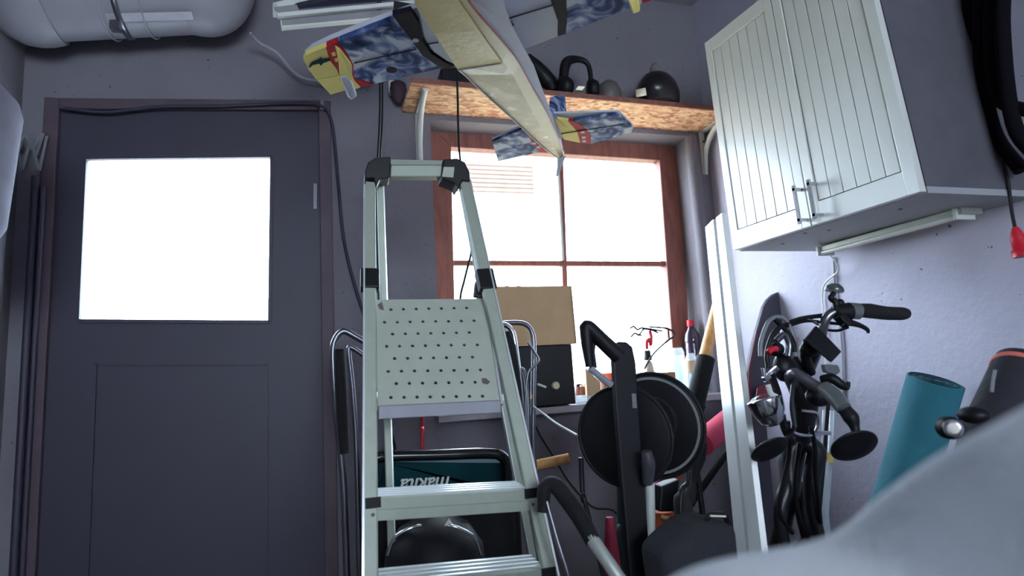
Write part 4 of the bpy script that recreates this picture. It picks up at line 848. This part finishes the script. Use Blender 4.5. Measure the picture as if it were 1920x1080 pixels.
# ------------------------------------------------------------------ white boards leaning on the cabinet corner
ld_ = thing('leaning_boards', None, None, (1.2, 1.6, 0)); bpy.data.objects.remove(ld_)
PA, PD = P(1323, 425, 1.54), P(1376, 1000, 1.41)
pn = V(-.955, .29, .10); up_ = (PA-PD).normalized(); pn = (pn-up_*pn.dot(up_)).normalized()
def onb(px, py, off=0.0):
    d = ray(px, py); return CAM+d*((PA-pn*off-CAM).dot(pn)/d.dot(pn))
def board(tl, tr, bl, br, label, off=0.0, th=.016, name='white_board', m=None, parent=None):
    A, Bq, Cq, Dq = (onb(*c, off) for c in (tl, tr, br, bl))
    fA, fB = lerp(Dq, A, (.004-Dq.z)/(A.z-Dq.z)), lerp(Cq, Bq, (.004-Cq.z)/(Bq.z-Cq.z))
    g = G().prism([A, Bq, fB, fA], -pn*th)
    if parent: return mk(name, g, m, parent, label=label)
    return mk(name, g, M_BOARD, bevel=.0015, label=label, cat='board', group='white boards leaning by the cabinet')
M_BOARD = mat('board_lacquer', (226, 228, 226), 0.3, var=0.01, coat=1.0)
M_BOARD.node_tree.nodes['Principled BSDF'].inputs['Coat Roughness'].default_value = .3
M_BOARD.node_tree.nodes['Principled BSDF'].inputs['Coat IOR'].default_value = 1.8
bd = board((1322, 426), (1337, 411), (1376, 1000), (1396, 1000), 'left, slightly shorter one of the two leaning glossy white boards')
board((1342, 408), (1353, 399), (1401, 1000), (1424, 1000), 'right, taller one of the two leaning glossy white boards')
board((1330, 422), (1346, 408), (1388, 1000), (1410, 1000), 'grey strip painted as shadow in the groove', .0165, .008, 'groove_shadow', mat('groove_shadow_grey', (70, 74, 92), 0.7), bd)  # dark strip stands in for the shadow between the boards
# dark board / snow scooter leaning on the wall
sk = [(1432, 575), (1440, 561), (1450, 552), (1461, 547), (1469, 549), (1471, 556), (1471, 582), (1462, 630), (1450, 690), (1440, 748), (1402, 760), (1401, 700), (1412, 645)]
bb = thing('curved_board', 'dark curved board with maroon edge leaning behind the bicycle', 'board', V(1.5, 1.9, 0))
g = G().prism([P(a, b, 1.95) for a, b in sk], (.0, .02, 0))
mk('deck', g, mat('dark_deck', (52, 48, 60), 0.6), bb, bevel=.004)
fx = P(1402, 755, 1.95)
mk('lower_deck', G().prism([P(1403, 757, 1.95), P(1432, 748, 1.95), V(P(1425, 755, 1.95).x, 1.95, .01), V(fx.x-.02, 1.95, .01)], (0, .02, 0)), MATS['dark_deck'], bb)
mk('maroon_edge', G().prism([P(1418, 622, 1.946), P(1422, 622, 1.946), P(1408, 690, 1.946), P(1408, 745, 1.946), P(1402, 745, 1.946), P(1404, 690, 1.946)], (0, .003, 0)), mat('maroon', (96, 36, 52), 0.6), bb)
mk('red_panel', G().prism([P(1420, 728, 1.9), P(1446, 716, 1.9), P(1456, 748, 1.9), P(1418, 746, 1.9)], (0, .003, 0)), mat('maroon2', (112, 30, 48), 0.6), bb)

# ------------------------------------------------------------------ bicycle
bk = thing('bicycle', 'black bicycle seen end on with handlebar, display and mirrors beside the white boards', 'bicycle', V(.95, 1.3, 0))
Yk = 1.30
M_BKP = mat('bike_paint', (18, 18, 24), 0.4, var=.1)
fk = P(1500, 830, Yk)
def bt(nm, pts, r, m, par=bk, seg=12, label=None): return mk(nm, G().tube(T(pts), r, seg), m, par, label=label)
bar_ = bt('handlebar', [(1500, 722, 1.24), (1520, 690, 1.22), (1538, 640, 1.18), (1545, 606, 1.16), (1558, 588, 1.15), (1585, 582, 1.14), (1640, 584, 1.13)], .0115, M_STEEL)
mk('grip', G().tube(T([(1608, 582, 1.13), (1630, 583, 1.13), (1660, 587, 1.13), (1690, 588, 1.13), (1700, 588, 1.13)]), [.0165, .0185, .017, .0165, .013], 16), M_FOAM, bar_, label='black rubber grip')
mk('shifter', G().tube([P(1590, 582, 1.135), P(1610, 584, 1.13)], [.020, .020], 18, False), mat('shifter_grey', (96, 98, 100), 0.35), bar_, label='grey twist shifter', bevel=.003)
mk('brake_clamp', G().tube([P(1566, 586, 1.14), P(1592, 584, 1.135)], [.019, .022], 14, False).bar(P(1572, 592, 1.13), P(1590, 610, 1.125), .02, .022), M_BLACK, bar_, bevel=.003)
mk('brake_lever', G().tube(T([(1580, 604, 1.125), (1598, 606, 1.12), (1614, 611, 1.12), (1626, 618, 1.12), (1628, 625, 1.12)]), [.009, .008, .006, .005, .003], 8), M_BLACK, bar_)
bell = mk('bell', G().lathe([(.021, 0), (.022, .004), (.019, .011), (.011, .017), (.003, .019)], P(1564, 546, 1.14), (.25, -.1, 1), 20), mat('bell_grey', (88, 98, 96), 0.25, .5), bar_, label='small domed bell')
mk('bell_bracket', G().tube(T([(1563, 549, 1.14), (1558, 560, 1.14), (1566, 566, 1.14), (1570, 582, 1.14)]), [.007, .006, .008, .01], 8).ball(P(1558, 558, 1.13), .008).ball(P(1575, 568, 1.14), .010), M_BLACK, bell)
left = bt('handlebar', [(1500, 722, 1.24), (1480, 712, 1.20), (1490, 700, 1.14), (1530, 724, 1.10), (1562, 742, 1.06), (1584, 770, 1.03), (1598, 792, 1.02)], .0125, M_STEEL)
mk('grip_sleeve', G().tube(T([(1545, 728, 1.085), (1565, 744, 1.055), (1582, 766, 1.03)]), [.017, .018, .016], 14), mat('greenish_grip', (88, 92, 92), 0.35), left, label='shiny grey sleeve')
mk('mirror_arm', G().tube(T([(1584, 768, 1.03), (1596, 784, 1.02), (1602, 800, 1.015), (1606, 815, 1.01)]), [.014, .016, .010, .007], 12), M_BLACK, left)
def mirror(px, py, Y, ax_px, rx, ry, ang):
    c = P(px, py, Y); d = (c-CAM).dot(FW)
    a = math.radians(ang); e1 = RT*math.cos(a)+UP*math.sin(a); e2 = -RT*math.sin(a)+UP*math.cos(a)
    vd = (c-CAM).normalized(); e2 = (e2-vd*e2.dot(vd)).normalized()
    R_ = rx/FPX*d; k = ry/rx; nrm_ = (-vd*k - e2*math.sqrt(1-k*k)).normalized()
    m_ = mk('mirror', G().lathe([(R_*.6, -.005), (R_*.95, -.003), (R_, -.001), (R_, .001), (R_*.97, .002), (.004, .0022)], c, -nrm_, 32), M_BLACK, bk, label='round black mirror')
    return m_
mirror(1601, 836, 1.0, 0, 43, 23, 32)
mirror(1443, 843, 1.18, 0, 37, 15, 34)
bt('mirror_stem', [(1470, 826, 1.18), (1484, 812, 1.2), (1488, 790, 1.22)], .005, M_BLACK)
mk('display', G().prism([P(1510, 638, 1.12), P(1532, 611, 1.14), P(1579, 660, 1.13), P(1560, 680, 1.11)], (-FW*-.012)), M_BLACK, bk, bevel=.003, label='black rectangular display')
mk('display_mount', G().ball(P(1518, 655, 1.17), .026, .02, .02, 12).tube(T([(1515, 640, 1.16), (1510, 665, 1.18), (1520, 700, 1.2)]), .012, 8), M_BLACK, bk)
mk('button_unit', G().prism([P(1546, 683, 1.12), P(1572, 684, 1.12), P(1577, 697, 1.12), P(1570, 703, 1.12), P(1550, 698, 1.12)], (0, .014, 0)), mat('unit_grey', (92, 94, 98), 0.5), bk, bevel=.003)
bt('small_lever', [(1540, 712, 1.13), (1560, 710, 1.11), (1578, 722, 1.1), (1588, 727, 1.1), (1591, 716, 1.1)], [.010, .012, .010, .006, .004], M_BLACK)
bt('stem', [(1476, 668, 1.22), (1490, 700, 1.23), (1508, 740, 1.25), (1510, 780, 1.27), (1504, 830, 1.30)], [.022, .030, .034, .026, .022], M_BKP, seg=16)
mk('stem_clamp', G().ball(P(1536, 742, 1.16), .034, .028, .026, 14).ball(P(1470, 690, 1.2), .028, .024, .034, 14).ball(P(1455, 655, 1.2), .020, .02, .018, 12), M_BLACK, bk)
mk('lock_bracket', G().bar(P(1432, 712, 1.17), P(1458, 690, 1.17), .012, .009).bar(P(1434, 712, 1.17), P(1431, 690, 1.17), .006, .008), M_CHROME, bk, bevel=.001, label='silver bracket')
bt('silver_guide', [(1440, 722, 1.17), (1446, 738, 1.17), (1460, 748, 1.17), (1468, 775, 1.18)], .006, M_WMET)
bt('red_switch', [(1440, 662, 1.16), (1447, 655, 1.16), (1456, 654, 1.16)], .007, M_REDP)
for pts, r, m in ((((1426, 668), (1427, 640), (1440, 605), (1458, 594), (1476, 604), (1490, 640), (1492, 668)), .005, M_GREY),
                  (((1440, 690), (1438, 660), (1450, 625), (1470, 610), (1500, 598), (1540, 592), (1560, 592)), .0055, M_BLACK),
                  (((1475, 612), (1510, 602), (1540, 604), (1580, 608)), .004, M_BLACK), (((1545, 618), (1570, 620), (1590, 614)), .0035, M_BLACK),
                  (((1452, 598), (1474, 620), (1486, 640), (1490, 660)), .006, M_BLACK), (((1500, 596), (1520, 600), (1546, 616)), .004, M_CHROME),
                  (((1455, 640), (1470, 628), (1480, 645), (1478, 668)), .008, M_STEEL), (((1490, 800), (1484, 760), (1488, 715)), .005, M_STEEL),
                  (((1486, 1000), (1462, 960), (1470, 900), (1480, 850), (1478, 790)), .005, M_BLACK), (((1445, 700), (1460, 745), (1470, 800), (1485, 830)), .009, M_BLACK),
                  (((1500, 830), (1492, 900), (1496, 960), (1515, 1010)), .006, M_BLACK), (((1520, 800), (1528, 840), (1530, 900), (1538, 980)), .006, M_BLACK), (((1505, 770), (1530, 775), (1534, 795), (1528, 812)), .004, M_CHROME), (((1478, 806), (1495, 814), (1515, 816), (1536, 812), (1556, 812)), .005, M_CHROME)):
    bt('cable', [(a, b, 1.17+.12*max(0, (b-700))/300) for a, b in pts], r, m, seg=8)
# head lamp
hl_ = thing('lamp_tmp', None, None, (0, 0, 0)); bpy.data.objects.remove(hl_)
hc_ = P(1434, 752, 1.20)
h_ = mk('headlamp', G().lathe([(.010, -.06), (.026, -.050), (.037, -.024), (.041, 0), (.041, .004), (.036, .006)], hc_, (-.15, .2, 1), 28), M_CHROME, bk, label='chrome headlamp shell')
mk('lens', G().lathe([(.0355, .0065), (.026, .014), (.006, .018)], hc_, (-.15, .2, 1), 24), M_GLASS, h_)
# fork, wheel and frame
fz = .34
wc = V(P(1505, 900, 1.34).x+.02, 1.30, fz); tan = V(.35, .93, 0).normalized(); wn = V(.93, -.35, 0)
crown = P(1502, 826, 1.30)
for s in (-1, 1):
    mk('fork_leg', G().tube([crown, crown+wn*s*.035+V(0, 0, -.03), P(1500+s*22, 905, 1.30), P(1500+s*34, 1000, 1.30), wc+wn*s*.05], [.020, .024, .022, .016, .010], 12), M_BKP, bk)
ring = [wc+tan*math.cos(k*math.pi/24)*.315+V(0, 0, math.sin(k*math.pi/24)*.315) for k in range(48)]
wh = mk('wheel', G().tube(ring, .022, 12, False, closed=True), M_RUB, bk, label='black tyre')
mk('rim', G().tube([wc+(p-wc)*.92 for p in ring], .009, 8, False, closed=True), M_STEEL, wh)
g = G()
for k in range(24):
    a = k*math.pi/12; g.tube([wc+wn*(.025 if k % 2 else -.025), wc+tan*math.cos(a)*.29+V(0, 0, math.sin(a)*.29)], .0011, 5, False)
mk('spokes', g, M_STEEL, wh)
mk('hub', G().tube([wc-wn*.055, wc+wn*.055], .016, 14, False), M_STEEL, wh)
ped = crown+tan*.42+V(0, 0, -.48)
mk('frame', G().tube([crown+V(0, 0, .02), crown+tan*.2+V(0, 0, -.25), ped], [.022, .024, .02], 12), M_BKP, bk)
mk('frame_tube', G().tube([P(1512, 905, 1.42), P(1508, 960, 1.42), P(1520, 1020, 1.42)], [.020, .024, .02], 12), M_BKP, bk)
mk('kickstand', G().tube([ped, V(ped.x-.1, ped.y-.02, .01)], .008, 8, False), M_BLACK, bk)
# clear tube with yellow tape beside the fork
cb3 = thing('clear_tube', 'clear plastic tube with yellow tape and dark rod beside the bicycle fork', 'tube', V(P(1550, 900, 1.5).x, 1.5, 0))
mk('tube', G().tube([P(1553, 770, 1.5), P(1549, 870, 1.5), P(1542, 960, 1.5), V(P(1542, 960, 1.5).x-.02, 1.5, .02)], .017, 16, False), M_PLAST, cb3)
mk('yellow_tape', G().tube([P(1550, 848, 1.5), P(1549, 866, 1.5)], .0195, 16, False), M_YEL, cb3, label='yellow tape')
mk('rod', G().tube([P(1553, 748, 1.46), P(1545, 860, 1.46), P(1536, 960, 1.46), V(P(1536, 960, 1.46).x-.02, 1.46, .01)], .006, 10, False), M_RUB, cb3)

# ------------------------------------------------------------------ right side
a0 = PX(1754, 714, 1.60); b0 = PX(1690, 930, 1.56); e = lerp(a0, b0, (a0.z-.006)/(a0.z-b0.z)); ax_ = (a0-e); Lr = ax_.length
rr = 46/FPX*(a0-CAM).dot(FW)
rm = thing('rolled_mat', 'teal exercise mat rolled up and leaning against the right wall', 'mat', V(e.x, e.y, 0))
mk('roll', G().lathe([(rr*.35, 0), (rr, 0), (rr, Lr), (rr*.35, Lr)], e, ax_, 40), M_MAT, rm)
axn = ax_.normalized(); o1 = axn.orthogonal().normalized(); o2 = axn.cross(o1); g = G(); pts = []
for k in range(60):
    a = k*.35; q_ = rr*(.15+.82*k/60); pts.append(a0+axn*.0015+(o1*math.cos(a)+o2*math.sin(a))*q_)
mk('spiral_edge', g.tube(pts, .002, 5, False), mat('dark_teal', (16, 58, 68), 0.8), rm)
# black bag with coral trim
bgp = thing('tall_black_bag', 'tall black bag with a coral band round its top at the right edge', 'bag', V(1.2, .86, 0))
YBg = .86
tp, bt_ = P(1912, 688, YBg), P(1868, 800, YBg-.02); axb = (tp-bt_).normalized()
rb = 44/FPX*(tp-CAM).dot(FW)
fo = lerp(tp, bt_, (tp.z-.005)/(tp.z-bt_.z))
M_BAG = mat('bag_cloth', (34, 32, 42), 0.85, var=.2, bump=.5, bscale=30)
mk('body', G().tube([tp, bt_, V(fo.x+.18, fo.y, .05)], [rb*.95, rb*1.05, rb*1.1], 24, False), M_BAG, bgp, bevel=.004)
mk('coral_band', G().lathe([(rb*.97, -.010), (rb*1.0, -.009), (rb*1.0, 0.0), (rb*.96, .001)], tp-axb*.004, axb, 32), mat('coral', (214, 112, 96), 0.7), bgp, label='coral coloured band')
mk('top', G().lathe([(rb*.93, 0), (rb*.92, .012), (rb*.7, .022), (rb*.3, .024)], tp-axb*.002, axb, 28), M_BAG, bgp)
mk('pull_strap', G().tube(T([(1866, 694, .80), (1862, 715, .80), (1860, 735, .80)]), .003, 6), M_GREY, bgp)
to = thing('bicycle_lamp', 'small ribbed black lamp with a round pale lens below the black bag', 'lamp', P(1800, 820, .84))
YT2 = .77
mk('hood', G().ball(P(1826, 778, YT2+.01), .024, .026, .015, 18), M_BLACK, to)
lc = P(1786, 803, YT2); lx = (P(1840, 806, YT2+.04)-lc).normalized(); Rl = .017
mk('barrel', G().lathe([(Rl*.8, -.004), (Rl*1.1, 0)] + [(Rl*(1.12 if k % 2 else .95), .004+.004*k) for k in range(9)] + [(Rl*.8, .045)], lc, lx+V(0, .8, 0), 24), M_BLACK, to)
mk('chrome_ring', G().lathe([(Rl*.55, -.007), (Rl*.9, -.006), (Rl*.9, -.003), (Rl*.55, -.003)], lc, lx+V(0, .8, 0), 24), M_CHROME, to)
mk('lens', G().lathe([(Rl*.5, -.008), (Rl*.3, -.010), (.001, -.0105)], lc, lx+V(0, .8, 0), 20), M_LABEL, to, label='round pale lens')

# ------------------------------------------------------------------ grey fleece draped in the foreground
# ridge line (px, py, distance); the cloth falls away on both sides of it down to the floor
ridge = [(1160, 1150, .30), (1240, 1070, .31), (1320, 1040, .32), (1420, 1022, .33), (1510, 1006, .34), (1575, 985, .33), (1640, 925, .31), (1710, 868, .29), (1790, 815, .27), (1870, 772, .26), (1960, 725, .25), (2080, 670, .25)]
rid = [Pd(*r) for r in ridge]
rows_ = []
def row(f): rows_.append([f(p, i) for i, p in enumerate(rid)])
row(lambda p, i: V(p.x+.16, p.y+.20, .02))
row(lambda p, i: V(p.x+.11, p.y+.15, p.z*.55))
row(lambda p, i: V(p.x+.05, p.y+.09, p.z-.10))
row(lambda p, i: V(p.x+.02, p.y+.035, p.z-.022))
row(lambda p, i: p*1)
row(lambda p, i: V(p.x-.004, p.y-.03, p.z-.001-.002*math.sin(i*1.7)))
row(lambda p, i: V(p.x+.0, p.y-.08, p.z-.014+.004*math.sin(i*1.1)))
row(lambda p, i: V(p.x+.005, p.y-.13, p.z-.05-.005*math.sin(i*1.4+1)))
row(lambda p, i: V(p.x+.01, p.y-.17, p.z-.20))
row(lambda p, i: V(p.x+.01, p.y-.19, p.z*.4))
row(lambda p, i: V(p.x+.01, p.y-.19, .01))
n = len(rid); g = G()
g.add([p for r in rows_ for p in r], [(i*n+k, i*n+k+1, (i+1)*n+k+1, (i+1)*n+k) for i in range(len(rows_)-1) for k in range(n-1)], True)
cl_ = mk('fleece_blanket', g, M_CLOTH, label='pale grey fleece blanket draped close in the lower right corner', cat='blanket')
so = cl_.modifiers.new('thick', 'SOLIDIFY'); so.thickness = .006
ss = cl_.modifiers.new('sub', 'SUBSURF'); ss.levels = 2; ss.render_levels = 3
